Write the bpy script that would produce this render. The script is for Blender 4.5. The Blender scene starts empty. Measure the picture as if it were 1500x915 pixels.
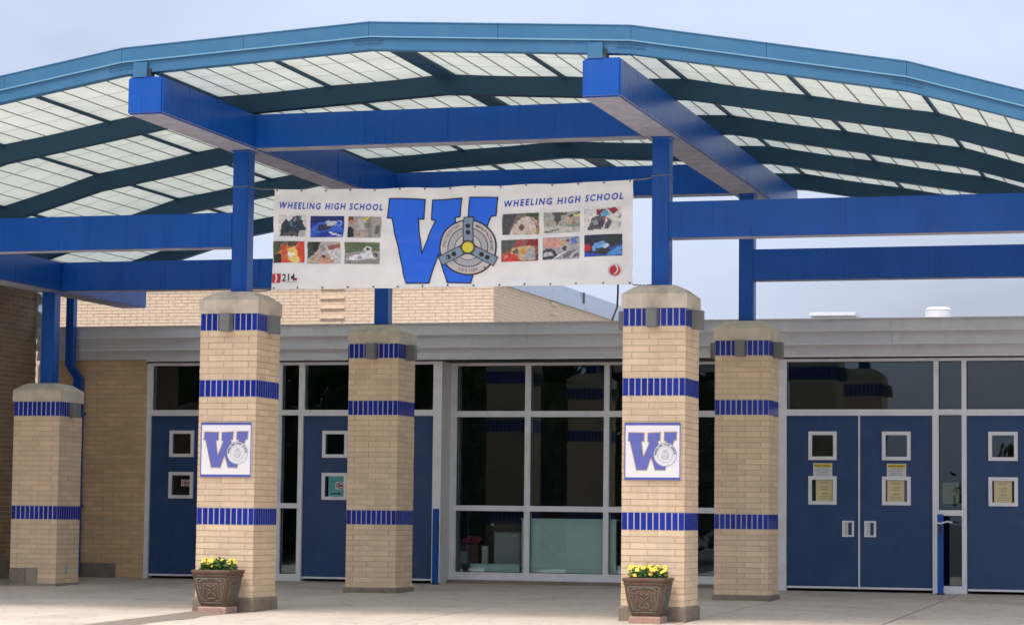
import bpy, bmesh, math, random
from mathutils import Vector, Matrix, noise as mnoise
random.seed(7)
R = math.radians
SC = bpy.context.scene
COL = SC.collection

# ---------------------------------------------------------------- camera
cam = bpy.data.cameras.new('camera')
cam.sensor_fit = 'HORIZONTAL'; cam.sensor_width = 36.0
cam.lens = 3653.3 / 1500 * 36
cam.clip_start = 0.1; cam.clip_end = 3000
camo = bpy.data.objects.new('camera', cam); COL.objects.link(camo)
r_ = Vector((0.96004488, 0.27961696, 0.01132194)); u_ = Vector((0.01185199, -0.08104782, 0.99663975)); f_ = Vector((-0.27959499, 0.9566847, 0.08112356))
camo.matrix_world = Matrix(((r_.x, u_.x, -f_.x, 6.5635), (r_.y, u_.y, -f_.y, -26.8557), (r_.z, u_.z, -f_.z, 1.1353), (0, 0, 0, 1)))
SC.camera = camo

# ---------------------------------------------------------------- sky, sun, exposure
SUN_EL, SUN_AZ = 64.0, 195.0
w = bpy.data.worlds.new('World'); SC.world = w; w.use_nodes = True
nt = w.node_tree; N = nt.nodes; Lk = nt.links
bg = N['Background']
sky = N.new('ShaderNodeTexSky'); sky.sky_type = 'NISHITA'; sky.sun_disc = False
sky.sun_elevation = R(SUN_EL); sky.sun_rotation = R(SUN_AZ)
sky.air_density = 1.0; sky.dust_density = 9.0; sky.ozone_density = 1.2
tc = N.new('ShaderNodeTexCoord'); mp = N.new('ShaderNodeMapping'); mp.inputs['Scale'].default_value = (1.2, 1.2, 3.2)
cn = N.new('ShaderNodeTexNoise'); cn.inputs['Scale'].default_value = 2.2; cn.inputs['Detail'].default_value = 5; cn.inputs['Roughness'].default_value = .55
cr = N.new('ShaderNodeMapRange'); cr.inputs['From Min'].default_value = .35; cr.inputs['From Max'].default_value = .72; cr.inputs['To Min'].default_value = .34; cr.inputs['To Max'].default_value = .60
mx = N.new('ShaderNodeMix'); mx.data_type = 'RGBA'
mx.inputs['B'].default_value = (5.75, 6.4, 8.2, 1)          # thin bright cloud veil
Lk.new(tc.outputs['Generated'], mp.inputs['Vector']); Lk.new(mp.outputs['Vector'], cn.inputs['Vector'])
Lk.new(cn.outputs['Fac'], cr.inputs['Value']); Lk.new(cr.outputs['Result'], mx.inputs['Factor'])
Lk.new(sky.outputs['Color'], mx.inputs['A']); Lk.new(mx.outputs['Result'], bg.inputs['Color'])
bg.inputs['Strength'].default_value = 0.075
sl = bpy.data.lights.new('sun', 'SUN'); sl.energy = 0.76; sl.angle = R(10); sl.color = (1, .975, .94)
so = bpy.data.objects.new('sun', sl); COL.objects.link(so)
az = R(SUN_AZ); el = R(SUN_EL)
tosun = Vector((math.sin(az) * math.cos(el), math.cos(az) * math.cos(el), math.sin(el)))
so.rotation_euler = tosun.to_track_quat('Z', 'Y').to_euler(); so.location = tosun * 60
vs = SC.view_settings; vs.view_transform = 'Standard'; vs.look = 'None'; vs.gamma = 1; vs.use_curve_mapping = False
vs.exposure = 1.43

# ---------------------------------------------------------------- materials
def s2l(c): return tuple(((v / 255) / 12.92 if v / 255 <= .04045 else ((v / 255 + .055) / 1.055) ** 2.4) for v in c)
MATS = {}
def mat(name, col, rough=.6, metal=0., var=.12, vscale=6., grain=.0, gscale=120., bump=0., bscale=60., rnd=0., spec=.5, coat=0., streak=0., speck=0., dirt=None, dscale=2.5, damt=.5):
    m = bpy.data.materials.new(name); m.use_nodes = True; MATS[name] = m
    nt = m.node_tree; N = nt.nodes; L = nt.links; b = N['Principled BSDF']
    b.inputs['Roughness'].default_value = rough; b.inputs['Metallic'].default_value = metal
    b.inputs['Specular IOR Level'].default_value = spec; b.inputs['Coat Weight'].default_value = coat
    t = N.new('ShaderNodeTexCoord'); 
    geo = N.new('ShaderNodeNewGeometry')
    n1 = N.new('ShaderNodeTexNoise'); n1.inputs['Scale'].default_value = vscale; n1.inputs['Detail'].default_value = 5
    L.new(geo.outputs['Position'], n1.inputs['Vector'])
    mr = N.new('ShaderNodeMapRange'); mr.inputs['From Min'].default_value = .25; mr.inputs['From Max'].default_value = .75
    mr.inputs['To Min'].default_value = 1 - var; mr.inputs['To Max'].default_value = 1 + var
    L.new(n1.outputs['Fac'], mr.inputs['Value']); fac = mr.outputs['Result']
    def mul(a, bval):
        q = N.new('ShaderNodeMath'); q.operation = 'MULTIPLY'; L.new(a, q.inputs[0])
        if isinstance(bval, float): q.inputs[1].default_value = bval
        else: L.new(bval, q.inputs[1])
        return q.outputs[0]
    if grain:
        n2 = N.new('ShaderNodeTexNoise'); n2.inputs['Scale'].default_value = gscale; n2.inputs['Detail'].default_value = 3
        L.new(geo.outputs['Position'], n2.inputs['Vector'])
        g = N.new('ShaderNodeMapRange'); g.inputs['From Min'].default_value = .3; g.inputs['From Max'].default_value = .7
        g.inputs['To Min'].default_value = 1 - grain; g.inputs['To Max'].default_value = 1 + grain
        L.new(n2.outputs['Fac'], g.inputs['Value']); fac = mul(fac, g.outputs['Result'])
    if rnd:
        oi = N.new('ShaderNodeObjectInfo'); g = N.new('ShaderNodeMapRange')
        g.inputs['To Min'].default_value = 1 - rnd; g.inputs['To Max'].default_value = 1 + rnd
        L.new(oi.outputs['Random'], g.inputs['Value']); fac = mul(fac, g.outputs['Result'])
    if streak:
        mpn = N.new('ShaderNodeMapping'); mpn.inputs['Scale'].default_value = (9, 9, .55); L.new(geo.outputs['Position'], mpn.inputs['Vector'])
        n5 = N.new('ShaderNodeTexNoise'); n5.inputs['Scale'].default_value = 1.6; n5.inputs['Detail'].default_value = 6; n5.inputs['Roughness'].default_value = .6; L.new(mpn.outputs['Vector'], n5.inputs['Vector'])
        g = N.new('ShaderNodeMapRange'); g.inputs['From Min'].default_value = .3; g.inputs['From Max'].default_value = .7; g.inputs['To Min'].default_value = 1 - streak; g.inputs['To Max'].default_value = 1 + streak
        L.new(n5.outputs['Fac'], g.inputs['Value']); fac = mul(fac, g.outputs['Result'])
        r5 = N.new('ShaderNodeMapRange'); r5.inputs['To Min'].default_value = max(.05, rough - .12); r5.inputs['To Max'].default_value = min(1, rough + .16); L.new(n5.outputs['Fac'], r5.inputs['Value']); L.new(r5.outputs['Result'], b.inputs['Roughness'])
    if speck:
        n6 = N.new('ShaderNodeTexNoise'); n6.inputs['Scale'].default_value = 7.; n6.inputs['Detail'].default_value = 2; L.new(geo.outputs['Position'], n6.inputs['Vector'])
        g = N.new('ShaderNodeMapRange'); g.inputs['From Min'].default_value = .645; g.inputs['From Max'].default_value = .68; g.inputs['To Min'].default_value = 1; g.inputs['To Max'].default_value = 1 - speck
        L.new(n6.outputs['Fac'], g.inputs['Value']); fac = mul(fac, g.outputs['Result'])
    vm = N.new('ShaderNodeVectorMath'); vm.operation = 'SCALE'; vm.inputs[0].default_value = col[:3]
    L.new(fac, vm.inputs['Scale']); out = vm.outputs['Vector']
    if dirt:
        n3 = N.new('ShaderNodeTexNoise'); n3.inputs['Scale'].default_value = dscale; n3.inputs['Detail'].default_value = 8; n3.inputs['Roughness'].default_value = .65
        L.new(geo.outputs['Position'], n3.inputs['Vector'])
        g = N.new('ShaderNodeMapRange'); g.inputs['From Min'].default_value = .5; g.inputs['From Max'].default_value = .72; g.inputs['To Max'].default_value = damt
        L.new(n3.outputs['Fac'], g.inputs['Value'])
        q = N.new('ShaderNodeMix'); q.data_type = 'RGBA'; L.new(g.outputs['Result'], q.inputs['Factor']); L.new(out, q.inputs['A']); q.inputs['B'].default_value = (*dirt, 1); out = q.outputs['Result']
    L.new(out, b.inputs['Base Color'])
    if bump:
        n4 = N.new('ShaderNodeTexNoise'); n4.inputs['Scale'].default_value = bscale; n4.inputs['Detail'].default_value = 4
        L.new(geo.outputs['Position'], n4.inputs['Vector'])
        bp = N.new('ShaderNodeBump'); bp.inputs['Strength'].default_value = bump; bp.inputs['Distance'].default_value = .01
        L.new(n4.outputs['Fac'], bp.inputs['Height']); L.new(bp.outputs['Normal'], b.inputs['Normal'])
    return m
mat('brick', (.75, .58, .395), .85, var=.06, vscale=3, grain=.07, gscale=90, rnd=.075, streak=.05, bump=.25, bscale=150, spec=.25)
mat('brick_wing_shaded', (.33, .235, .15), .85, var=.10, vscale=2, grain=.09, gscale=90, rnd=.13, bump=.25, bscale=150, spec=.25)  # wing wall's shade put into a darker brick colour
mat('brick_old', (.75, .53, .30), .85, var=.10, vscale=2, grain=.08, gscale=90, rnd=.09, bump=.25, bscale=150, spec=.25, dirt=(.46, .33, .20), dscale=1.3, damt=.4)
mat('brick_far', (.70, .55, .40), .85, var=.12, vscale=9, grain=.06, spec=.2)
mat('mortar', (.55, .44, .32), .95, var=.1, grain=.12, spec=.1)
mat('grout', (.58, .56, .54), .9, var=.08, spec=.2)
mat('tile', (.015, .034, .31), .18, var=.12, vscale=14, rnd=.16, spec=.32)
mat('cast_stone', (.66, .58, .47), .85, streak=.06, var=.10, vscale=5, grain=.06, gscale=140, bump=.2, bscale=180, dirt=(.26, .22, .17), dscale=3.5, damt=.5, spec=.2)
mat('plinth_stone', (.26, .215, .17), .9, var=.2, vscale=12, grain=.16, gscale=70, bump=.5, bscale=60, dirt=(.13, .10, .075), dscale=6, damt=.7, spec=.2)
mat('repair_mortar', (.33, .29, .24), .9, var=.12, vscale=9, grain=.12, bump=.35, bscale=70, spec=.2)
mat('blue_steel', (.004, .080, .38), .29, spec=.36, var=.14, vscale=1.4, streak=.08, grain=.05, gscale=200, bump=.03, bscale=40, dirt=(.03, .085, .30), dscale=3, damt=.35)
mat('blue_under', (.36, .37, .45), .8, var=.2, vscale=5, grain=.12, gscale=80, dirt=(.22, .19, .21), dscale=4, damt=.5, spec=.2)
mat('teal_steel', (.034, .145, .28), .42, streak=.025, var=.06, vscale=1.5, grain=.03, dirt=(.09, .21, .31), dscale=2, damt=.25)
mat('teal_highlight', (.16, .34, .48), .3, var=.05)  # sky highlight along the drip strip put into the colour
mat('door_blue', (.016, .058, .172), .42, streak=.09, var=.10, vscale=1.6, grain=.03, dirt=(.06, .10, .17), dscale=4, damt=.4)
mat('aluminium', (.88, .88, .90), .45, metal=.1, var=.06, vscale=3, dirt=(.36, .34, .32), dscale=3, damt=.35)
mat('fascia_metal', (.74, .74, .745), .34, streak=.025, metal=.25, var=.06, vscale=1.2, grain=.02, dirt=(.30, .285, .265), dscale=1.2, damt=.4)
mat('white_metal', (.66, .65, .63), .5, var=.05, dirt=(.45, .42, .38), damt=.35)
mat('fixture_grey', (.20, .20, .195), .5, var=.06, spec=.4)
mat('gasket', (.012, .012, .012), .6, var=.1)
mat('rib_steel', (.016, .060, .108), .6, spec=.3, var=.08, vscale=2)
mat('dark_metal', (.03, .035, .04), .5, var=.1)
mat('concrete', (.56, .49, .415), .9, speck=.35, var=.10, vscale=.9, grain=.09, gscale=55, bump=.25, bscale=90, rnd=.035, dirt=(.31, .265, .215), dscale=.8, damt=.55, spec=.25)
mat('joint', (.17, .13, .10), .95, var=.2, spec=.1)
mat('asphalt', (.07, .07, .07), .9, var=.15, vscale=2, grain=.2, spec=.3)
mat('curb_stone', (.30, .25, .20), .9, var=.15, vscale=6, grain=.14, bump=.3, dirt=(.13, .09, .065), dscale=5, damt=.7, spec=.2)
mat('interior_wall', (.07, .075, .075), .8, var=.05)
mat('interior_floor', (.10, .095, .09), .6, var=.1)
mat('mint', (.68, .93, .85), .5, var=.05)
mat('mint_dull', (.42, .52, .50), .6, var=.05)
mat('black_plastic', (.012, .012, .013), .4, var=.1)
mat('paper', (.72, .71, .68), .8, var=.04)
mat('cardboard', (.14, .09, .07), .8, var=.1)
mat('pink_cloth', (.45, .08, .16), .8, var=.2)
mat('terracotta', (.13, .07, .046), .7, var=.22, vscale=14, grain=.12, gscale=90, bump=.25, bscale=90, dirt=(.10, .105, .085), dscale=9, damt=.75)
mat('patina', (.155, .165, .135), .75, var=.25, vscale=30, grain=.1, dirt=(.14, .08, .055), dscale=14, damt=.7)
mat('brick_base', (.36, .23, .18), .85, var=.18, vscale=12, grain=.14, bump=.4, dirt=(.50, .36, .30), dscale=10, damt=.6)
mat('soil', (.03, .022, .016), .95, var=.3)
mat('leaf', (.055, .125, .022), .55, var=.35, vscale=25, rnd=.1)
mat('tree_leaf', (.045, .085, .022), .6, var=.4, vscale=1.2)
mat('bark', (.09, .065, .045), .9, var=.2)
mat('petal', (.82, .66, .10), .6, var=.15, vscale=40, rnd=.2)
mat('petal_eye', (.42, .19, .02), .6, var=.1)
mat('steel_wire', (.25, .25, .25), .4, metal=.8, var=.1)
mat('rust', (.14, .065, .03), .9, var=.3, vscale=20)
mat('sign_white', (.90, .90, .92), .4, var=.02)
mat('roof_white', (.75, .76, .78), .5, var=.04)
mat('galvanised', (.62, .64, .67), .35, metal=.5, var=.06)
mat('pale_metal', (.55, .60, .66), .4, metal=.3, var=.04)
mat('roof_gravel', (.30, .29, .28), .9, var=.2)
def special():
    # banner vinyl: white, a little translucent
    m = bpy.data.materials.new('vinyl'); m.use_nodes = True; MATS['vinyl'] = m
    nt = m.node_tree; b = nt.nodes['Principled BSDF']; b.inputs['Roughness'].default_value = .5
    n = nt.nodes.new('ShaderNodeTexNoise'); n.inputs['Scale'].default_value = 3.5; n.inputs['Detail'].default_value = 6
    g = nt.nodes.new('ShaderNodeNewGeometry'); nt.links.new(g.outputs['Position'], n.inputs['Vector'])
    c = nt.nodes.new('ShaderNodeValToRGB'); c.color_ramp.elements[0].color = (.82, .815, .80, 1); c.color_ramp.elements[1].color = (.92, .92, .92, 1)
    c.color_ramp.elements[0].position = .3; c.color_ramp.elements[1].position = .62
    nt.links.new(n.outputs['Fac'], c.inputs['Fac']); nt.links.new(c.outputs['Color'], b.inputs['Base Color'])
    # printed ink: colour from the face attribute
    m = bpy.data.materials.new('ink'); m.use_nodes = True; MATS['ink'] = m
    nt = m.node_tree; b = nt.nodes['Principled BSDF']; b.inputs['Roughness'].default_value = .42
    a = nt.nodes.new('ShaderNodeAttribute'); a.attribute_name = 'ink'
    nt.links.new(a.outputs['Color'], b.inputs['Base Color'])
    # glass
    m = bpy.data.materials.new('glass'); m.use_nodes = True; MATS['glass'] = m
    nt = m.node_tree; nt.nodes.remove(nt.nodes['Principled BSDF'])
    t = nt.nodes.new('ShaderNodeBsdfTransparent'); t.inputs['Color'].default_value = (.96, .98, .97, 1)
    gl = nt.nodes.new('ShaderNodeBsdfGlossy'); gl.inputs['Roughness'].default_value = .0; gl.inputs['Color'].default_value = (.8, .93, 1, 1)
    fr = nt.nodes.new('ShaderNodeFresnel'); fr.inputs['IOR'].default_value = 1.58
    n = nt.nodes.new('ShaderNodeTexNoise'); n.inputs['Scale'].default_value = 1.6
    g = nt.nodes.new('ShaderNodeNewGeometry'); nt.links.new(g.outputs['Position'], n.inputs['Vector'])
    bp = nt.nodes.new('ShaderNodeBump'); bp.inputs['Strength'].default_value = .03; bp.inputs['Distance'].default_value = .02
    nt.links.new(n.outputs['Fac'], bp.inputs['Height']); nt.links.new(bp.outputs['Normal'], gl.inputs['Normal'])
    ms = nt.nodes.new('ShaderNodeMixShader'); o = nt.nodes['Material Output']
    nt.links.new(fr.outputs['Fac'], ms.inputs['Fac']); nt.links.new(t.outputs['BSDF'], ms.inputs[1]); nt.links.new(gl.outputs['BSDF'], ms.inputs[2]); nt.links.new(ms.outputs['Shader'], o.inputs['Surface'])
    # translucent fibreglass roof panel
    m = bpy.data.materials.new('fibreglass'); m.use_nodes = True; MATS['fibreglass'] = m
    nt = m.node_tree; nt.nodes.remove(nt.nodes['Principled BSDF'])
    d = nt.nodes.new('ShaderNodeBsdfDiffuse'); t = nt.nodes.new('ShaderNodeBsdfTranslucent')
    n = nt.nodes.new('ShaderNodeTexNoise'); n.inputs['Scale'].default_value = 1.6; n.inputs['Detail'].default_value = 8; n.inputs['Roughness'].default_value = .65
    g = nt.nodes.new('ShaderNodeNewGeometry'); nt.links.new(g.outputs['Position'], n.inputs['Vector'])
    c = nt.nodes.new('ShaderNodeValToRGB'); c.color_ramp.elements[0].color = (.70, .74, .70, 1); c.color_ramp.elements[1].color = (.95, .98, .94, 1)
    nt.links.new(n.outputs['Fac'], c.inputs['Fac']); nt.links.new(c.outputs['Color'], d.inputs['Color']); nt.links.new(c.outputs['Color'], t.inputs['Color'])
    ms = nt.nodes.new('ShaderNodeMixShader'); ms.inputs['Fac'].default_value = .53
    o = nt.nodes['Material Output']; nt.links.new(d.outputs['BSDF'], ms.inputs[1]); nt.links.new(t.outputs['BSDF'], ms.inputs[2]); nt.links.new(ms.outputs['Shader'], o.inputs['Surface'])
special()

# ---------------------------------------------------------------- builders
class MB:
    def __init__(s): s.v = []; s.f = []
    def add(s, vs, fs):
        o = len(s.v); s.v += [tuple(p) for p in vs]; s.f += [tuple(i + o for i in f) for f in fs]; return s
    def box(s, x0, x1, y0, y1, z0, z1):
        return s.add([(x0, y0, z0), (x1, y0, z0), (x1, y1, z0), (x0, y1, z0), (x0, y0, z1), (x1, y0, z1), (x1, y1, z1), (x0, y1, z1)],
                     [(3, 2, 1, 0), (4, 5, 6, 7), (0, 1, 5, 4), (1, 2, 6, 5), (2, 3, 7, 6), (3, 0, 4, 7)])
    def prism(s, poly, y0, y1):           # polygon in XZ, counter-clockwise seen from -Y
        n = len(poly); a = [(p[0], y0, p[1]) for p in poly] + [(p[0], y1, p[1]) for p in poly]
        return s.add(a, [tuple(range(n)), tuple(range(2 * n - 1, n - 1, -1))] + [(i, i + n, (i + 1) % n + n, (i + 1) % n) for i in range(n)])
    def rings(s, rs, cap=True):           # list of rings (same length)
        n = len(rs[0]); o = len(s.v)
        for q in rs: s.v += [tuple(p) for p in q]
        for k in range(len(rs) - 1):
            for i in range(n):
                s.f.append((o + k * n + i, o + k * n + (i + 1) % n, o + (k + 1) * n + (i + 1) % n, o + (k + 1) * n + i))
        if cap: s.f.append(tuple(o + i for i in range(n - 1, -1, -1))); s.f.append(tuple(o + (len(rs) - 1) * n + i for i in range(n)))
        return s
    def tube(s, pts, r, n=6):
        rs = []
        for i, p in enumerate(pts):
            p = Vector(p); d = (Vector(pts[min(i + 1, len(pts) - 1)]) - Vector(pts[max(i - 1, 0)])).normalized()
            a = d.orthogonal().normalized(); b = d.cross(a)
            if i and rs:
                pa = (Vector(rs[-1][0]) - Vector(pts[i - 1])); a = (pa - d * pa.dot(d)).normalized(); b = d.cross(a)
            rr = r[i] if isinstance(r, (list, tuple)) else r
            rs.append([p + (a * math.cos(t) + b * math.sin(t)) * rr for t in [2 * math.pi * k / n for k in range(n)]])
        return s.rings(rs)
    def mesh(s, name):
        me = bpy.data.meshes.new(name); me.from_pydata(s.v, [], s.f); me.update(); return me
    def build(s, name, m, parent=None, smooth=False, bevel=0.):
        me = s.mesh(name)
        if bevel or True:
            bm = bmesh.new(); bm.from_mesh(me)
            if bevel: bmesh.ops.bevel(bm, geom=bm.edges[:], offset=bevel, segments=2, affect='EDGES', clamp_overlap=True)
            bmesh.ops.recalc_face_normals(bm, faces=bm.faces[:]); bm.to_mesh(me); bm.free()
        if smooth: me.polygons.foreach_set('use_smooth', [True] * len(me.polygons))
        return link(name, me, m, parent)
def link(name, me, m=None, parent=None):
    o = bpy.data.objects.new(name, me); COL.objects.link(o)
    if m and me is not None and not me.materials: me.materials.append(MATS[m])
    if parent: o.parent = parent
    return o
def empty(name, loc=(0, 0, 0)):
    o = bpy.data.objects.new(name, None); COL.objects.link(o); o.empty_display_size = .2; return o
def tag(o, label=None, cat=None, group=None, kind=None):
    if label: o['label'] = label
    if cat: o['category'] = cat
    if group: o['group'] = group
    if kind: o['kind'] = kind
    return o
UNIT = {}
def unit(m):                              # shared unit cube per material
    if m not in UNIT:
        me = MB().box(-.5, .5, -.5, .5, -.5, .5).mesh('unit_' + m); me.materials.append(MATS[m]); UNIT[m] = me
    return UNIT[m]
def piece(name, m, x0, x1, y0, y1, z0, z1, parent):
    o = bpy.data.objects.new(name, unit(m)); COL.objects.link(o)
    o.location = ((x0 + x1) / 2, (y0 + y1) / 2, (z0 + z1) / 2); o.scale = (abs(x1 - x0), abs(y1 - y0), abs(z1 - z0)); o.parent = parent
    return o
def plate(x0, x1, z0, z1, y0, y1, holes, name, m, parent):   # flat plate in XZ with rectangular holes
    xs = sorted({x0, x1} | {v for h in holes for v in (h[0], h[1]) if x0 < v < x1}); zs = sorted({z0, z1} | {v for h in holes for v in (h[2], h[3]) if z0 < v < z1})
    nx, nz = len(xs) - 1, len(zs) - 1
    def solid(i, k):
        if i < 0 or k < 0 or i >= nx or k >= nz: return False
        cx, cz = (xs[i] + xs[i + 1]) / 2, (zs[k] + zs[k + 1]) / 2
        return not any(h[0] < cx < h[1] and h[2] < cz < h[3] for h in holes)
    b = MB()
    for i in range(nx):
        for k in range(nz):
            if not solid(i, k): continue
            a, c, d, e = xs[i], xs[i + 1], zs[k], zs[k + 1]
            b.add([(a, y0, d), (c, y0, d), (c, y0, e), (a, y0, e)], [(0, 1, 2, 3)]); b.add([(a, y1, d), (c, y1, d), (c, y1, e), (a, y1, e)], [(3, 2, 1, 0)])
            if not solid(i - 1, k): b.add([(a, y0, d), (a, y0, e), (a, y1, e), (a, y1, d)], [(0, 1, 2, 3)])
            if not solid(i + 1, k): b.add([(c, y0, d), (c, y1, d), (c, y1, e), (c, y0, e)], [(0, 1, 2, 3)])
            if not solid(i, k - 1): b.add([(a, y0, d), (a, y1, d), (c, y1, d), (c, y0, d)], [(0, 1, 2, 3)])
            if not solid(i, k + 1): b.add([(a, y0, e), (c, y0, e), (c, y1, e), (a, y1, e)], [(0, 1, 2, 3)])
    me = b.mesh(name); return link(name, me, m, parent)

# flat printing (lettering, pictures) laid on a surface
def text2d(s, size=1., shear=0., bold=0., spacing=1., align='LEFT'):
    c = bpy.data.curves.new('t', 'FONT'); c.body = s; c.size = size; c.shear = shear; c.offset = bold; c.space_character = spacing; c.align_x = align; c.resolution_u = 3
    o = bpy.data.objects.new('t', c); me = bpy.data.meshes.new_from_object(o)
    vs = [(v.co.x, v.co.y) for v in me.vertices]; fs = [tuple(p.vertices) for p in me.polygons]
    bpy.data.objects.remove(o); bpy.data.curves.remove(c); bpy.data.meshes.remove(me); return vs, fs
class Print:
    def __init__(s): s.polys = []
    def poly(s, pts, col, lv=1): s.polys.append(([tuple(p) for p in pts], [tuple(range(len(pts)))], s2l(col), lv)); return s
    def rect(s, x0, y0, x1, y1, col, lv=1): return s.poly([(x0, y0), (x1, y0), (x1, y1), (x0, y1)], col, lv)
    def disc(s, cx, cy, r, col, lv=1, n=28, ry=None): return s.poly([(cx + r * math.cos(2 * math.pi * k / n), cy + (ry or r) * math.sin(2 * math.pi * k / n)) for k in range(n)], col, lv)
    def ring(s, cx, cy, r0, r1, col, lv=1, n=36, a0=0, a1=360):
        pts = []; fs = []
        for k in range(n + 1):
            t = R(a0 + (a1 - a0) * k / n); pts += [(cx + r0 * math.cos(t), cy + r0 * math.sin(t)), (cx + r1 * math.cos(t), cy + r1 * math.sin(t))]
            if k: fs.append((2 * k - 2, 2 * k - 1, 2 * k + 1, 2 * k))
        s.polys.append((pts, fs, s2l(col), lv)); return s
    def line(s, pts, wd, col, lv=2, closed=False):
        n = len(pts)
        for i in range(n if closed else n - 1):
            a, b = Vector(pts[i]), Vector(pts[(i + 1) % n]); d = (b - a)
            if d.length < 1e-6: continue
            d.normalize(); p = Vector((-d.y, d.x)) * wd / 2; e = d * wd * .45
            s.poly([a - e - p, b + e - p, b + e + p, a - e + p], col, lv)
        return s
    def text(s, t, x, y, size, col, lv=2, flip=True, ang=0., xs=1., **k):
        vs, fs = text2d(t, size, **k); c, q = math.cos(ang), math.sin(ang); fy = -1 if flip else 1
        s.polys.append(([(x + (vx * xs) * c - (vy * fy) * q, y + (vx * xs) * q + (vy * fy) * c) for vx, vy in vs], fs, s2l(col), lv)); return s
    def arc_text(s, t, cx, cy, r, a_mid, step, size, col, lv=4, inside=False, bold=0.):
        n = len(t)                       # y grows downwards in print space; angles clockwise from up
        for i, ch in enumerate(t):
            a = R(a_mid + (i - (n - 1) / 2) * (step if not inside else -step))
            px, py = cx + r * math.sin(a), cy - r * math.cos(a)
            s.text(ch, px, py, size, col, lv, ang=a if not inside else a + math.pi, align='CENTER', bold=bold)
        return s
    def build(s, name, mapper, parent, cut=None):
        bm = bmesh.new(); lay = bm.loops.layers.float_color.new('ink') if False else None
        cl = bm.faces.layers.int.new('ci'); cols = []
        for pts, fs, col, lv in s.polys:
            vv = [bm.verts.new((p[0], p[1], lv)) for p in pts]; cols.append(col)
            for f in fs:
                try: fc = bm.faces.new([vv[i] for i in f]); fc[cl] = len(cols) - 1
                except ValueError: pass
        if cut:
            bm.normal_update()
            bmesh.ops.triangulate(bm, faces=[f for f in bm.faces if len(f.verts) > 4])
            xs = [v.co.x for v in bm.verts]; ys = [v.co.y for v in bm.verts]
            for ax, lo, hi in ((0, min(xs), max(xs)), (1, min(ys), max(ys))):
                t = math.floor(lo / cut) * cut + cut
                while t < hi:
                    co = (t, 0, 0) if ax == 0 else (0, t, 0); no = (1, 0, 0) if ax == 0 else (0, 1, 0)
                    bmesh.ops.bisect_plane(bm, geom=bm.verts[:] + bm.edges[:] + bm.faces[:], plane_co=co, plane_no=no, dist=1e-5); t += cut
        for v in bm.verts: v.co = mapper(v.co.x, v.co.y, v.co.z)
        bm.normal_update()
        for f in bm.faces:
            if f.normal.y > 0: f.normal_flip()
        ids = [f[cl] for f in bm.faces]
        me = bpy.data.meshes.new(name); bm.to_mesh(me); bm.free()
        at = me.attributes.new('ink', 'FLOAT_COLOR', 'FACE')
        at.data.foreach_set('color', [c for i in ids for c in (*cols[i], 1.)])
        return link(name, me, 'ink', parent)

# ---------------------------------------------------------------- main dimensions (metres)
S, D, WP = 5.07, 5.065, .711            # pillar grid and pillar width
SLOPE = .0158                            # paving falls towards the drive
def gz(y): return SLOPE * y
YD, YW, YF = 8.2, 8.636, 8.05            # door plane, window plane, fascia plane
SEG, TURN, XC = 2.8413, .1139, -2.1905   # canopy arch: segment length, turn per segment, centre line
def prof(t):                              # drop of the segmented arch at t half-segments from the crown
    s = 1 if t >= 0 else -1; t = abs(t); X = Z = 0.; i = 0
    while t > 1e-9:
        q = min(t, 2.) / 2; a = TURN * (i + .5); X += SEG * q * math.cos(a); Z -= SEG * q * math.sin(a); t -= 2 * q; i += 1
    return XC + s * X, Z

# ---------------------------------------------------------------- ground
def sheet(name, x0, x1, y0, y1, dz, m, n=1):
    b = MB()
    b.add([(x0, y0, gz(y0) + dz), (x1, y0, gz(y0) + dz), (x1, y1, gz(y1) + dz), (x0, y1, gz(y1) + dz)], [(0, 1, 2, 3)])
    return tag(b.build(name, m), kind='structure')
gr = MB(); gr.add([(-900, -900, gz(-30) - .05), (900, -900, gz(-30) - .05), (900, -30, gz(-30) - .05), (-900, -30, gz(-30) - .05), (900, 30, gz(30) - .05), (-900, 30, gz(30) - .05), (900, 1500, gz(30) - .05), (-900, 1500, gz(30) - .05)],
                  [(0, 1, 2, 3), (3, 2, 4, 5), (5, 4, 6, 7)])
tag(gr.build('ground', 'asphalt'), kind='structure')
pav = sheet('pavement', -25.8, 20.7, -29.2, 8.9, -.012, 'joint')
XJ = [-25.7, -22.7, -19.8, -16.9, -13.8, -10.9, -7.98, -5.06, -2.13, .735, 2.82, 5.7, 8.6, 11.5, 14.5, 17.5, 20.6]; YJ = [-29, -25, -21, -17, -13, -9, -6, -3.02, 5.62, 8.85]  # rows out of view carried forward to bounce more light
for i in range(len(XJ) - 1):
    for j in range(len(YJ) - 1):
        g = .011; x0, x1, y0, y1 = XJ[i] + g, XJ[i + 1] - g, YJ[j] + g, YJ[j + 1] - g; c = .012; b = MB()
        b.rings([[(x0, y0, gz(y0) - .011), (x1, y0, gz(y0) - .011), (x1, y1, gz(y1) - .011), (x0, y1, gz(y1) - .011)],
                 [(x0, y0, gz(y0) - .004), (x1, y0, gz(y0) - .004), (x1, y1, gz(y1) - .004), (x0, y1, gz(y1) - .004)],
                 [(x0 + c, y0 + c, gz(y0)), (x1 - c, y0 + c, gz(y0)), (x1 - c, y1 - c, gz(y1)), (x0 + c, y1 - c, gz(y1))]])
        b.build('paving_slab', 'concrete', pav)
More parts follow.
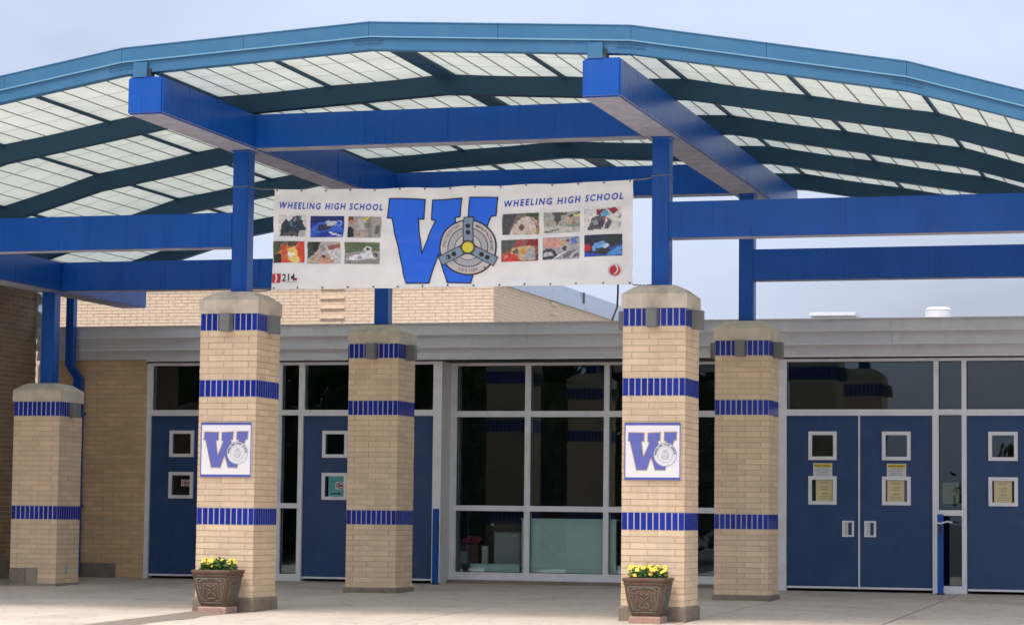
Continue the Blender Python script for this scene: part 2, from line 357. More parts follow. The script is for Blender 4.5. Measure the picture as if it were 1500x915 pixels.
# wet patch where the left planter drains down the slope
m = bpy.data.materials.new('wet_concrete'); m.use_nodes = True; MATS['wet_concrete'] = m
q = m.node_tree.nodes['Principled BSDF']; q.inputs['Base Color'].default_value = (.27, .225, .18, 1); q.inputs['Roughness'].default_value = .5
wp = MB(); rng = random.Random(3); lft = []; rgt = []
for k in range(15):
    y = .02 - k * .26; t = k / 14
    lft.append((-5.035 + rng.uniform(-.004, .004), y)); rgt.append((-4.42 - .16 * t + .05 * math.sin(k * 1.3) - max(0, .25 - k * .04) * .2 + rng.uniform(-.02, .02), y))
wp.add([(x, y, gz(y) + .003) for x, y in lft + rgt], [(k, k + 15, k + 16, k + 1) for k in range(14)])
tag(wp.build('water_stain', 'wet_concrete'), 'damp brown stain running from the left planter over the paving', 'stain')

# ---------------------------------------------------------------- brick pillars
def quad_ring(x0, x1, y0, y1, z): return [(x0, y0, z), (x1, y0, z), (x1, y1, z), (x0, y1, z)]
JT = .009
def pillar(X, Y, label, zones, plinth, cap_z, ground, front_fix=True, group='brick pillars under the canopy'):
    """zones: list of ('b', z0, z1, courses) and ('t', z0, z1)"""
    P = empty('brick_pillar'); tag(P, label, 'pillar', group); rn = random.Random(int(X * 100) + int(Y * 10))
    wv = WP; x1 = X + wv; y1 = Y + wv; rc = .0045; th = .098; ln = (wv - th - .012) / 2
    zlo = zones[0][1]
    MB().box(X + rc, x1 - rc, Y + rc, y1 - rc, zlo - .01, cap_z + .02).build('mortar_core', 'mortar', P)
    rest = MB(); jt = JT
    cc = 0
    for z in zones:
        if z[0] == 'b':
            n = z[3]; ph = (z[2] - z[1]) / n
            for c in range(n):
                z0 = z[1] + c * ph + jt / 2; z1 = z[1] + (c + 1) * ph - jt / 2; alt = cc % 2; cc += 1
                # pinwheel course: two stretchers per side, each starting at alternate corners
                for side in range(4):
                    for k in range(2):
                        if alt: a = th + .006 + jt / 2 + k * (ln + .0) ; e = a + ln - jt / 2
                        else: a = 0 + k * (ln + .004); e = a + ln - jt / 2
                        if k == 1: e = wv if alt else wv - th - .006 - jt / 2
                        j = rn.uniform(-.0012, .0012)
                        if side == 0: bx = (X + a, X + e, Y + j, Y + th)
                        elif side == 1: bx = (x1 - th, x1 - j, Y + a, Y + e)
                        elif side == 2: bx = (x1 - e, x1 - a, y1 - th, y1 - j)
                        else: bx = (X + j, X + th, y1 - e, y1 - a)
                        if side in (0, 1) or (side == 3 and ((alt and k == 1) or (not alt and False))): piece('brick', 'brick', bx[0], bx[1], bx[2], bx[3], z0, z1, P)
                        else: rest.box(bx[0], bx[1], bx[2], bx[3], z0, z1)
        else:
            z0, z1 = z[1] + .004, z[2] - .004; n = 10; ph = wv / n; tw = ph * .80
            MB().box(X + .003, x1 - .003, Y + .003, y1 - .003, z[1] - .002, z[2] + .002).build('grout_band', 'grout', P)
            for k in range(n):
                a = k * ph + (ph - tw) / 2; e = a + tw
                piece('tile', 'tile', X + a, X + e, Y - .001, Y + .02, z0, z1, P); piece('tile', 'tile', x1 - .02, x1 + .001, Y + a, Y + e, z0, z1, P)
                piece('tile', 'tile', X - .001, X + .02, Y + a, Y + e, z0, z1, P); piece('tile', 'tile', X + a, X + e, y1 - .02, y1 + .001, z0, z1, P)
    tag(rest.build('brick_backing', 'brick', P), kind='stuff')
    if plinth:
        o = .022; b = MB(); zt = plinth
        b.rings([quad_ring(X - o, x1 + o, Y - o, y1 + o, ground - .06), quad_ring(X - o, x1 + o, Y - o, y1 + o, zt - .018), quad_ring(X - o + .014, x1 + o - .014, Y - o + .014, y1 + o - .014, zt)])
        b.build('plinth', 'plinth_stone', P)
    o = .016; b = MB(); m_ = .16
    b.rings([quad_ring(X - o, x1 + o, Y - o, y1 + o, cap_z), quad_ring(X - o, x1 + o, Y - o, y1 + o, cap_z + .158), quad_ring(X - o + .008, x1 + o - .008, Y - o + .008, y1 + o - .008, cap_z + .165),
             quad_ring(X + .10, x1 - .10, Y + .10, y1 - .10, cap_z + .245), quad_ring(X + m_, x1 - m_, Y + m_, y1 - m_, cap_z + .268)])
    b.build('cap', 'cast_stone', P)
    # grey box lights on the top band
    zb = cap_z - .214; fw = .122; fd = .125; cx = X + wv / 2; cy = Y + wv / 2
    bs = [(x1 + .002, x1 + fd, cy - fw / 2, cy + fw / 2), (X - fd, X - .002, cy - fw / 2, cy + fw / 2)]
    if front_fix: bs.append((cx - fw / 2 - .01, cx + fw / 2 - .01, Y - fd, Y - .002))
    for q in bs: MB().box(q[0], q[1], q[2], q[3], zb, zb + .208).build('box_light', 'fixture_grey', P, bevel=.004)
    return P
B1, B2, B3 = (3.243, 3.443), (2.472, 2.670), (.995, 1.1905)
def tall(x, y, lab, pl, g):
    return pillar(x, y, lab, [('b', pl, B3[0], 12), ('t', *B3), ('b', B3[1], B2[0], 18), ('t', *B2), ('b', B2[1], B1[0], 8), ('t', *B1)], pl, B1[1], g)
FL = tall(-S, 0, 'sunlit tall brick pillar with a W sign and planter, left of the banner', .16, 0)
FR = tall(0, 0, 'sunlit tall brick pillar with a W sign and planter, right of the banner', .16, 0)
BL = tall(-S, D, 'shaded tall brick pillar without sign in front of the left blue doors', .149, .08)
BR = tall(0, D, 'shaded tall brick pillar without sign beside the right blue double doors', .149, .08)
LX0, LY0 = -S - 5.012, 5.045
SP = pillar(LX0, LY0, 'short brick pillar at the far left with patched base', [('b', .115, 1.0106, 13), ('t', 1.0106, 1.2026), ('b', 1.2026, 2.461, 18), ('t', 2.461, 2.665)], None, 2.665, .08, front_fix=False)
MB().box(LX0 - .006, LX0 + .25, LY0 - .008, LY0 + .2, .10, .33).build('stone_patch', 'plinth_stone', SP, bevel=.006)
MB().box(LX0 + .253, LX0 + .43, LY0 - .007, LY0 + .2, .10, .335).build('mortar_patch', 'repair_mortar', SP, bevel=.006)
MB().box(LX0 - .012, LX0 + WP + .012, LY0 - .012, LY0 + WP + .012, .04, .118).build('footing', 'repair_mortar', SP, bevel=.01)
MB().box(LX0 + WP + .001, LX0 + WP + .03, LY0 + .25, LY0 + .33, .27, .36).build('outlet_box', 'galvanised', SP, bevel=.005)

# ---------------------------------------------------------------- canopy
CN = empty('entrance_canopy'); tag(CN, 'blue steel entrance canopy with arched white translucent roof on posts', 'canopy')
TX, TW = .26, .197
HZ0, HZ1, LZ0, LZ1 = 5.397, 5.804, 4.242, 4.660
HX, HW = .145, .407
HC, HE = -2.434, 8.17
def beam(x0, x1, y0, y1, z0, z1, name, bev=.012):
    b = MB().box(x0, x1, y0, y1, z0, z1).build(name, 'blue_steel', CN, bevel=bev)
    b.data.materials.append(MATS['blue_under'])          # mottled pale grey on the underside
    for p in b.data.polygons:
        if p.normal.z < -.9: p.material_index = 1
    return b
for X in (-S, 0):
    beam(X + HX, X + HX + HW, HC, HE, HZ0, HZ1, 'long_beam', .018)
    for Y in (0, D): beam(X + TX, X + TX + TW, Y + .2555, Y + .2555 + TW, 3.66, HZ0 + .003, 'post', .008); beam(X + TX - .012, X + TX + TW + .012, Y + .2435, Y + .2675 + TW, HZ0 - .022, HZ0 - .002, 'cap_plate', .002); beam(X + TX - .03, X + TX + TW + .03, Y + .2255, Y + .2855 + TW, 3.70, 3.722, 'base_plate', .002)
beam(LX0 + TX, LX0 + TX + TW, LY0 + .2555, LY0 + .2555 + TW, 2.88, LZ0 + .003, 'post', .008)
for Y in (.193, D + .212): beam(-S + HX + HW + .001, HX - .001, Y, Y + .30, HZ0 + .004, HZ1 - .004, 'cross_beam', .006)
LXO = LX0 + HX                             # outer left beam
RXO = S + HX
beam(LXO, LXO + HW, -2.2, 8.2, LZ0, LZ1, 'outer_beam', .014); beam(RXO, RXO + HW, -2.2, 8.2, LZ0, LZ1, 'outer_beam', .014)
for Y in (0, D):
    beam(LXO + HW + .001, -S + TX - .001, Y + .2535, Y + .50, LZ0 + .004, LZ1 - .004, 'side_beam', .006)
    beam(TX + TW + .001, RXO - .001, Y + .2535, Y + .50, LZ0 + .004, LZ1 - .004, 'side_beam', .006)
# rounded weld plates where posts meet side beams are left plain
def arch_poly(t0, t1, zlo, zhi, steps=None):
    ts = [t0] + [t for t in range(-6, 7) if t % 2 == 0 and t0 < t < t1] + [t1]
    bot = [(prof(t)[0], prof(t)[1] + zlo) for t in ts]; top = [(prof(t)[0], prof(t)[1] + zhi) for t in ts]
    return bot, top
def arch(t0, t1, zlo, zhi, y0, y1, name, m, bevel=0., gap=0.):
    bot, top = arch_poly(t0, t1, zlo, zhi); b = MB(); n = len(bot)
    if gap: bot[0] = (bot[0][0] + gap, bot[0][1]); top[0] = (top[0][0] + gap, top[0][1]); bot[-1] = (bot[-1][0] - gap, bot[-1][1]); top[-1] = (top[-1][0] - gap, top[-1][1])
    b.rings([[(p[0], y0, p[1]), (p[0], y1, p[1]), (q[0], y1, q[1]), (q[0], y0, q[1])] for p, q in zip(bot, top)])
    return b.build(name, m, CN, bevel=bevel)
RY = [-2.37, .27, 2.89, 5.49, 8.20]
for t in range(-6, 6):
    arch(t, t + 1, 6.142, 6.294, -2.398, -2.33, 'fascia_panel', 'teal_steel', gap=.002)
    arch(t, t + 1, 6.288, 6.300, -2.404, -2.18, 'edge_cap', 'teal_steel', gap=.001)
    arch(t, t + 1, 6.132, 6.146, -2.405, -2.33, 'drip_strip', 'teal_highlight', gap=.001)
for t in (-6, -4, -2, 0, 2, 4): arch(t, t + 2, 6.005, 6.150, -2.384, -2.26, 'fascia_beam', 'teal_steel', gap=.0008)
for k in range(1, 5): arch(-6, 6, 5.976, 6.203, RY[k], RY[k] + .13, 'rib', 'rib_steel')
for t in (-4, -2, 0, 2, 4):                # splice bolts at each bend of the front arch
    X, Z = prof(t); b = MB()
    for i in range(12):
        for j in range(2):
            xx = X + (i - 5.5) * .026; a = prof(t + (i - 5.5) * .026 / (SEG / 2))[1]
            zz = 6.075 + a + j * .035; b.box(xx - .007, xx + .007, -2.395, -2.38, zz - .007, zz + .007)
    b.build('bolt_row', 'teal_steel', CN)
for X in (-S, 0):                           # bracket plates on the beam ends
    xa = X + HX + .05; zt = 6.07 + prof(-1.7)[1]
    MB().box(xa, xa + .165, -2.428, -2.386, HZ1 - .004, zt + .035).build('bracket', 'teal_steel', CN, bevel=.004)
    MB().box(xa + .17, xa + .20, -2.40, -2.30, HZ1 + .001, zt - .03).build('bracket_gusset', 'dark_metal', CN)
for t in range(-6, 7):
    X, Z = prof(t); wd = .12 if t == 0 else .015
    b = MB(); zt = 6.2; 
    b.box(X - wd, X + wd, -2.25, 8.26, 6.168 + Z, 6.2035 + Z)
    b.build('ridge_purlin' if t == 0 else 'purlin', 'rib_steel', CN)
for xa_, xb_ in ((-11.27, -10.49), (6.11, 6.89)): MB().box(xa_, xb_, -2.38, 8.30, 4.60, 4.74).build('edge_sun_block', 'rib_steel', CN)  # added boxes along the roof edges, blocking sun from the facade
# translucent panels and the grid inside them
gridm = mat('grid_bar', (.26, .26, .23), .7, var=.1)
for t in range(-6, 6):
    (xa, za), (xb, zb) = prof(t), prof(t + 1)
    for k in range(4):
        y0 = RY[k] + (.004 if k else .13); y1 = RY[k + 1] + (.0 if k < 3 else .14); z = 6.206; th = .06
        b = MB(); e = .004
        NN = 8
        b.rings([[(xa + e + (xb - xa - 2 * e) * i / NN, y0, z + za + (zb - za) * i / NN - .012 * math.sin(math.pi * i / NN)) for i in range(NN + 1)] + [(xb - e, y0, z + zb + th), (xa + e, y0, z + za + th)],
                 [(xa + e + (xb - xa - 2 * e) * i / NN, y1, z + za + (zb - za) * i / NN - .012 * math.sin(math.pi * i / NN)) for i in range(NN + 1)] + [(xb - e, y1, z + zb + th), (xa + e, y1, z + za + th)]])
        pn = b.build('roof_panel', 'fibreglass', CN)
        g = MB()
        def pz(s): return z + za + (zb - za) * s - .012 * math.sin(math.pi * s)
        for i in range(1, 5):
            s = i / 5; x = xa + (xb - xa) * s; g.box(x - .0075, x + .0075, y0 + .01, y1 - .01, pz(s) - .006, pz(s) + .003)
        for j in range(1, 4):
            y = y0 + (y1 - y0) * j / 4
            for i in range(5):
                s0, s1 = i / 5, (i + 1) / 5; xl = xa + (xb - xa) * s0 + .008; xr = xa + (xb - xa) * s1 - .008
                g.add([(xl, y - .007, pz(s0) - .003), (xr, y - .007, pz(s1) - .003), (xr, y + .007, pz(s1) - .003), (xl, y + .007, pz(s0) - .003)], [(0, 1, 2, 3)])
        g.build('grid', 'grid_bar', pn)

# ---------------------------------------------------------------- school building: front
SB = empty('school_building'); tag(SB, 'low school front with blue doors, dark glazing and grey metal fascia', 'building')
X0L, X0R = -11.29, 9.0
# fascia in three stepped strips, with joints
for (za, zb, yo) in ((3.443, 3.582, 0), (3.602, 3.768, -.03), (3.788, 3.9415, -.055)):
    xs = [X0L] + {0: [-9.9, -7.2, -3.05, .6, 4.4], -.03: [-10.45, -3.62, -3.40, 1.9, 2.05, 6.2], -.055: [-10.45, -3.62, -3.40, 1.9, 2.05, 6.2]}[yo] + [X0R]
    for a, b_ in zip(xs, xs[1:]): MB().rings([[(x, YF + yo, za), (x, YF + .35, za), (x, YF + .35, zb), (x, YF + yo + .035, zb)] for x in (a + .0015, b_ - .0015)]).build('fascia_sheet', 'fascia_metal', SB)
for z in (3.592, 3.778): MB().box(X0L, X0R, YF - (.058 if z < 3.7 else .086), YF + .30, z - .0095, z + .0095).build('drip_edge', 'roof_white', SB)  # near-white colour stands in for highlights between the strips
MB().box(X0L, X0R, YF - .062, YF + .5, 3.9420, 3.954).build('top_flashing', 'fascia_metal', SB)
MB().box(X0L, X0R, YF + .36, 60, 3.46, 3.90).build('roof_deck', 'roof_gravel', SB)
MB().box(-9.46, X0R, YF + .02, YD + .03, 3.415, 3.442).build('soffit_strip', 'aluminium', SB)
MB().box(-9.46, X0R, YF + .055, YD + .05, 3.395, 3.413).build('sealant_gap', 'gasket', SB)
# facade brick left of the doors
BW = MB().box(X0L, -9.47, YD - .04, YD + .3, .05, 3.442).build('brick_wall', 'mortar', SB)
def wall_bricks(parent, horiz, a0, a1, fixed, nrm, z0, n, ph, ln, m, th=.05, name='brick', rn=random.Random(5), objs=True, mb=None, proud=0.006):
    jt = .011
    for c in range(n):
        off = -(c % 2) * ln / 2 - .1; x = a0 + off
        while x < a1:
            l, r = max(x + jt / 2, a0), min(x + ln - jt / 2, a1)
            if r - l > .03:
                za, zb = z0 + c * ph + jt / 2, z0 + (c + 1) * ph - jt / 2; j = proud + rn.uniform(-.0015, .0015)
                if horiz: q = (l, r, fixed - j, fixed + th, za, zb)
                else: q = (fixed - th, fixed + j, l, r, za, zb) if nrm > 0 else (fixed - j, fixed + th, l, r, za, zb)
                if objs: piece(name, m, *q, parent)
                else: mb.box(*q)
            x += ln
wall_bricks(BW, True, X0L, -9.47, YD - .04, -1, .135, 46, .0716, .31, 'brick_old')
MB().box(-10.58, -9.92, YD - .075, YD, .06, .345).build('base_stone', 'plinth_stone', SB, bevel=.01)
# ---- doors and glazed screens
def pane(x0, x1, z0, z1, y, parent):
    MB().box(x0 - .012, x1 + .012, y + .004, y + .012, z0 - .012, z1 + .012).build('pane', 'glass', parent)
    MB_g = plate(x0 - .002, x1 + .002, z0 - .002, z1 + .002, y - .012, y + .003, [(x0 + .009, x1 - .009, z0 + .009, z1 - .009)], 'gasket', 'gasket', parent)
DT, DB = 2.592, .165
def door(x0, x1, hinge_right, wx, pull=True):
    """leaf x0..x1; wx = left edge of its two square lights"""
    wins = [(wx, wx + .40, 1.968, 2.370), (wx, wx + .40, 1.342, 1.742)]
    d = plate(x0, x1, DB + .035, DT, YD + .005, YD + .05, [(w_[0] + .045, w_[1] - .045, w_[2] + .045, w_[3] - .045) for w_ in wins], 'door', 'door_blue', SB)
    for w_ in wins:
        f = plate(w_[0], w_[1], w_[2], w_[3], YD - .018, YD + .004, [(w_[0] + .05, w_[1] - .05, w_[2] + .05, w_[3] - .05)], 'light_frame', 'aluminium', d)
        MB().box(w_[0] + .046, w_[1] - .046, YD + .02, YD + .03, w_[2] + .046, w_[3] - .046).build('pane', 'glass', d)
    MB().box(x0 + .004, x1 - .004, YD - .008, YD + .04, DB + .005, DB + .034).build('door_sweep', 'aluminium', d)
    if pull:
        px = x0 + .06 if hinge_right else x1 - .06 - .165
        plate(px, px + .165, .895, 1.12, YD - .012, YD + .004, [(px + .035, px + .135, .92, 1.095)], 'pull_handle', 'aluminium', d)
        MB().box(px + .036, px + .085, YD - .008, YD + .004, .921, 1.094).build('pull_cup', 'white_metal', d)
    return d
def screen(x0, x1, z0, z1, y, holes, name='glazed_screen', dep=.11):
    f = plate(x0, x1, z0, z1, y - .035, y + dep, holes, name, 'aluminium', SB)
    return f
ZT1, ZT2, ZH = 2.680, 3.354, 3.414
# right entrance
hr = [(.398, 2.450, DB - .05, DT), (2.92, 4.97, DB - .05, DT), (.398, 2.468, ZT1, ZT2), (2.92, 4.97, ZT1, ZT2), (2.536, 2.854, ZT1, ZT2), (2.536, 2.854, 1.282, DT + .008), (2.536, 2.854, .235, 1.205)]
scr = screen(.285, 5.07, .13, ZH, YD, hr)
for h in hr[2:]: pane(*h, YD + .02, scr)
door(.402, 1.412, False, .708); door(1.436, 2.446, True, 1.746); door(2.924, 3.934, False, 3.217); door(3.958, 4.966, True, 4.26)
MB().box(1.413, 1.435, YD - .004, YD + .05, DB, DT).build('meeting_stile', 'aluminium', SB); MB().box(3.935, 3.957, YD - .004, YD + .05, DB, DT).build('meeting_stile', 'aluminium', SB)
# left entrance
hl = [(-9.40, -7.35, DB - .05, DT), (-6.915, -4.865, DB - .05, DT), (-9.38, -7.36, ZT1, ZT2), (-6.90, -4.87, ZT1, ZT2), (-7.262, -6.99, ZT1, ZT2), (-7.262, -6.99, 1.285, DT + .008), (-7.262, -6.99, .235, 1.21)]
scl = screen(-9.47, -4.735, .13, ZH, YD, hl)
for h in hl[2:]: pane(*h, YD + .02, scl)
door(-9.396, -8.386, False, -9.09); door(-8.364, -7.354, True, -8.06); door(-6.911, -5.901, False, -6.61); door(-5.879, -4.869, True, -5.57)
for x in (-8.385, -5.90): MB().box(x, x + .020, YD - .004, YD + .05, DB, DT).build('meeting_stile', 'aluminium', SB)
# returns of the recessed window bay
MB().box(-4.80, -4.7345, YD - .030, YW + .1, .13, 3.394).build('return_panel', 'white_metal', SB)
MB().box(.22, .2845, YD - .030, YW + .1, .13, 3.394).build('return_panel', 'white_metal', SB)
cols = [(-4.640, -3.582), (-3.498, -2.379), (-2.300, -1.21), (-1.13, -.06), (.02, .20)]
hw = [(a, b_, za, zb) for a, b_ in cols for za, zb in ((.300, 1.2024), (1.2822, DT), (ZT1, ZT2))]
scw = screen(-4.7335, .2195, .185, 3.394, YW, hw)
for h in hw: pane(*h, YW + .02, scw)
MB().box(-4.7335, .2195, YW - .06, YW + .02, .185, .212).build('sill', 'aluminium', scw)
MB().box(-4.73, .2195, YW - .14, YW + .12, .06, .1835).build('base_curb', 'curb_stone', SB, bevel=.01)
MB().box(-9.47, -4.80, YD - .03, YD + .10, .09, .1295).build('threshold', 'plinth_stone', SB); MB().box(.285, 5.07, YD - .03, YD + .10, .09, .1295).build('threshold', 'plinth_stone', SB)
MB().box(5.071, 9.0, YD - .04, YD + .3, .05, 3.442).build('brick_pier', 'brick_old', SB)
# ---- interior
IR = MB()
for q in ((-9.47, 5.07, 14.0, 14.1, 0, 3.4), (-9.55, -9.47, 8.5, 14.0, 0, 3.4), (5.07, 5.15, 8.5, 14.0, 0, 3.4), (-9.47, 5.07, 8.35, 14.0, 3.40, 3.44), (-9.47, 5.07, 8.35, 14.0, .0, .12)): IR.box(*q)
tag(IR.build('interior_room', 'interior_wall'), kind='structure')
ct = empty('reception_counter'); tag(ct, 'pale mint reception counter behind the right lower office window', 'counter')
MB().box(-3.66, -2.22, 8.765, 8.80, .13, 1.075).build('front_panel', 'mint', ct); MB().box(-3.67, -2.21, 8.76, 9.60, 1.076, 1.10).build('counter_top', 'mint', ct); MB().box(-3.66, -2.22, 8.759, 8.764, .36, .366).build('panel_seam', 'mint_dull', ct)
lp = empty('low_partition'); tag(lp, 'low mint ledge behind the left lower office window', 'ledge')
MB().box(-4.44, -3.69, 8.76, 8.80, .13, .40).build('ledge_face', 'mint', lp); MB().box(-4.45, -3.685, 8.755, 8.86, .401, .42).build('ledge_top', 'mint', lp)
lp2 = empty('low_partition'); tag(lp2, 'low mint ledge just left of the right sunlit pillar', 'ledge')
MB().box(-2.19, -1.25, 8.76, 8.80, .13, .40).build('ledge_face', 'mint', lp2); MB().box(-2.195, -1.24, 8.755, 8.86, .401, .42).build('ledge_top', 'mint', lp2)
cb = empty('filing_cabinet'); tag(cb, 'dull green cabinet under the black printer inside the office', 'cabinet')
MB().box(-4.21, -3.81, 9.20, 9.75, .13, .89).build('cabinet_body', 'mint_dull', cb); MB().box(-3.92, -3.86, 9.18, 9.198, .83, .85).build('drawer_pull', 'aluminium', cb)
pr = empty('printer'); tag(pr, 'black desktop printer on the cabinet behind the office glass', 'printer')
MB().box(-4.26, -3.79, 9.15, 9.75, .892, 1.05).build('printer_body', 'black_plastic', pr, bevel=.01); MB().box(-4.20, -3.84, 9.22, 9.70, 1.052, 1.11).build('paper_feeder', 'black_plastic', pr, bevel=.01); MB().box(-4.245, -4.20, 9.142, 9.149, .98, 1.02).build('label_plate', 'paper', pr)
bx = empty('carton'); tag(bx, 'brown carton on the floor at the left end of the office', 'box')
MB().box(-4.72, -4.40, 9.0, 9.35, .13, .70).build('carton_body', 'cardboard', bx); MB().box(-4.68, -4.57, 8.992, 8.999, .42, .60).build('carton_label', 'mint_dull', bx)
MB().box(-4.36, -4.27, 9.05, 9.10, .36, .68).build('sheet', 'paper', bx)
pc = MB(); rn = random.Random(4)
for k in range(16):
    c = Vector((-4.55 + rn.uniform(-.12, .12), 9.15 + rn.uniform(-.1, .1), .74 + rn.uniform(-.01, .05)))
    pc.rings([[c + Vector((math.cos(a) * .05 * s, math.sin(a) * .05 * s, z)) for a in [i * math.pi / 3 for i in range(6)]] for s, z in ((.4, -.03), (1, 0), (.5, .04))])
tag(pc.build('flower_arrangement', 'pink_cloth'), 'pink artificial flowers on the brown carton inside the office', 'flowers')

# ---------------------------------------------------------------- upper storey set back behind
US = empty('upper_storey'); tag(US, 'sunlit brick upper storey rising behind the grey fascia', 'building')
MB().box(-26, -9.013, 25.006, 45, 3.9, 6.20).build('wall_core', 'mortar', US)
b = MB(); wall_bricks(None, True, -20, -9.013, 25.0, -1, 4.95, 17, .0735, .31, None, objs=False, mb=b, th=.03)
tag(b.build('front_bricks', 'brick_far', US), kind='stuff')
b = MB(); wall_bricks(None, False, 25.0, 38, -9.013, 1, 4.95, 17, .0735, .31, None, objs=False, mb=b, th=.03)
tag(b.build('side_bricks', 'brick_far', US), kind='stuff')
for k in range(6):                         # projecting header courses
    z = 5.0 + k * .2205; MB().box(-13.03, -12.45, 24.955, 25.0, z, z + .065).build('projecting_brick', 'brick_far', US)
    MB().box(-9.01, -8.965, 29.6, 30.2, z, z + .065).build('projecting_brick', 'brick_far', US)
for za, zb, xo, mm in ((6.20, 6.365, .06, 'pale_metal'), (6.368, 6.56, -.06, 'pale_metal'), (6.563, 6.69, -.10, 'pale_metal')):
    MB().box(-26, -9.013 + xo, 25.0 - xo, 45, za, zb).build('parapet_band', mm, US)
    for k in range(5): MB().box(-9.013 + xo + .001, -9.013 + xo + .012, 27.5 + k * 2.6, 27.54 + k * 2.6, za + .01, zb - .01).build('band_seam', mm, US)
MB().box(-9.07, -9.055, 32.9, 33.05, 6.37, 6.68).build('roof_bracket', 'dark_metal', US)
cbl = MB().tube([(-3.02, 12.0, 5.2), (-3.02, 12.0, 4.72), (-3.03, 12.0, 4.5), (-3.08, 11.9, 4.30), (-3.14, 11.8, 3.91)], .018)
tag(cbl.build('roof_cable', 'black_plastic'), 'thin black cable rising from the roof edge behind the banner', 'cable')
# roof vents
v = empty('roof_vent'); tag(v, 'round white roof vent standing above the right fascia', 'vent')
def cyl(cx, cy, z0, z1, r0, r1, n=24): return [[(cx + r * math.cos(2 * math.pi * k / n), cy + r * math.sin(2 * math.pi * k / n), z) for k in range(n)] for z, r in ((z0, r0), (z1, r1))]
MB().rings(cyl(2.075, 12.2, 3.9, 4.40, .215, .205)).build('vent_drum', 'roof_white', v, smooth=False); MB().rings(cyl(2.075, 12.2, 4.401, 4.44, .212, .16)).build('vent_lid', 'roof_white', v)
v = empty('roof_hatch'); tag(v, 'flat white roof hatch above the right end fascia', 'hatch')
MB().box(.13, .80, 11.9, 12.5, 3.9, 4.29).build('hatch_curb', 'roof_white', v); MB().box(.10, .83, 11.86, 12.54, 4.30, 4.36).build('hatch_lid', 'roof_white', v, bevel=.01)

# ---------------------------------------------------------------- left wing wall
WG = empty('wing_wall'); tag(WG, 'shaded brick wing wall standing at right angles to the doors at left edge', 'wall')
WX = -11.30
wc = MB().box(WX - .4, WX, 3.0, 8.046, -.2, 5.20).build('wall_core', 'mortar', WG)
wall_bricks(WG, False, 6.88, 8.046, WX, 1, .40, 60, .0716, .31, 'brick_wing_shaded')
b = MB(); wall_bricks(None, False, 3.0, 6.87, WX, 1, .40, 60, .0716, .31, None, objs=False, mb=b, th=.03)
tag(b.build('brick_face', 'brick_wing_shaded', WG), kind='stuff')
MB().box(WX - .3, WX + .02, 3.0, 8.04, -.2, .395).build('base_stone', 'plinth_stone', WG)
MB().box(WX - .42, WX + .03, 2.97, 8.06, 5.201, 5.26).build('coping', 'fascia_metal', WG)
fl = MB()                                   # stepped end flashing of the roof edge
pf = [(-.0, 3.955), (.135, 3.955), (.135, 4.06), (.10, 4.15), (.035, 4.20), (.035, 4.29), (.10, 4.32), (.10, 4.41), (.06, 4.47), (.0, 4.49)]
fl.prism([(WX + .008 + p[0], p[1]) for p in pf], 8.0, 8.28)
fl.build('end_flashing', 'galvanised', WG)
nb = empty('notice_box'); tag(nb, 'small white framed notice box on the wall behind the short pillar', 'notice box')
plate(-11.285, -11.0, 3.02, 3.37, YD - .10, YD - .055, [(-11.24, -11.05, 3.07, 3.32)], 'box_frame', 'white_metal', nb)
MB().box(-11.25, -11.04, YD - .075, YD - .054, 3.06, 3.33).build('box_back', 'paper', nb); MB().box(-11.19, -11.12, YD - .08, YD - .0755, 3.1, 3.24).build('card', 'cardboard', nb)
# downpipe
dp = empty('downpipe'); tag(dp, 'dark blue square downpipe stepping back under the left fascia', 'downpipe')
def sq(cx, cy, z, h=.062): return [(cx - h, cy - h, z), (cx + h, cy - h, z), (cx + h, cy + h, z), (cx - h, cy + h, z)]
MB().rings([sq(-10.62, 7.86, 4.70), sq(-10.62, 7.86, 3.35), sq(-10.55, 8.02, 3.16), sq(-10.55, 8.04, .35), sq(-10.50, 7.92, .16)]).build('pipe', 'blue_steel', dp)
for z in (2.6, 1.2): MB().box(-10.625, -10.475, 7.965, 8.15, z, z + .03).build('pipe_strap', 'blue_steel', dp)

# ---------------------------------------------------------------- blue sensor posts
def spost(x, y, label, lever):
    p = empty('door_post'); tag(p, label, 'post'); z = gz(y)
    MB().box(x - .04, x + .04, y - .04, y + .04, z - .01, z + 1.10).build('post_body', 'blue_steel', p, bevel=.005)
    MB().box(x - .05, x + .05, y - .05, y + .05, z - .005, z + .02).build('post_foot', 'dark_metal', p)
    if lever:
        MB().tube([(x - .07, y - .05, z + 1.0), (x + .0, y - .06, z + .97), (x + .10, y - .06, z + 1.0), (x + .17, y - .05, z + .985)], .012).build('lever', 'aluminium', p)
        MB().box(x - .02, x + .02, y - .052, y - .041, z + .84, z + .98).build('back_plate', 'dark_metal', p)
spost(-4.725, 7.93, 'blue steel post beside the left doors and white return panel', False)
spost(2.595, 7.85, 'blue steel post with lever before the narrow glass right of the doors', True)

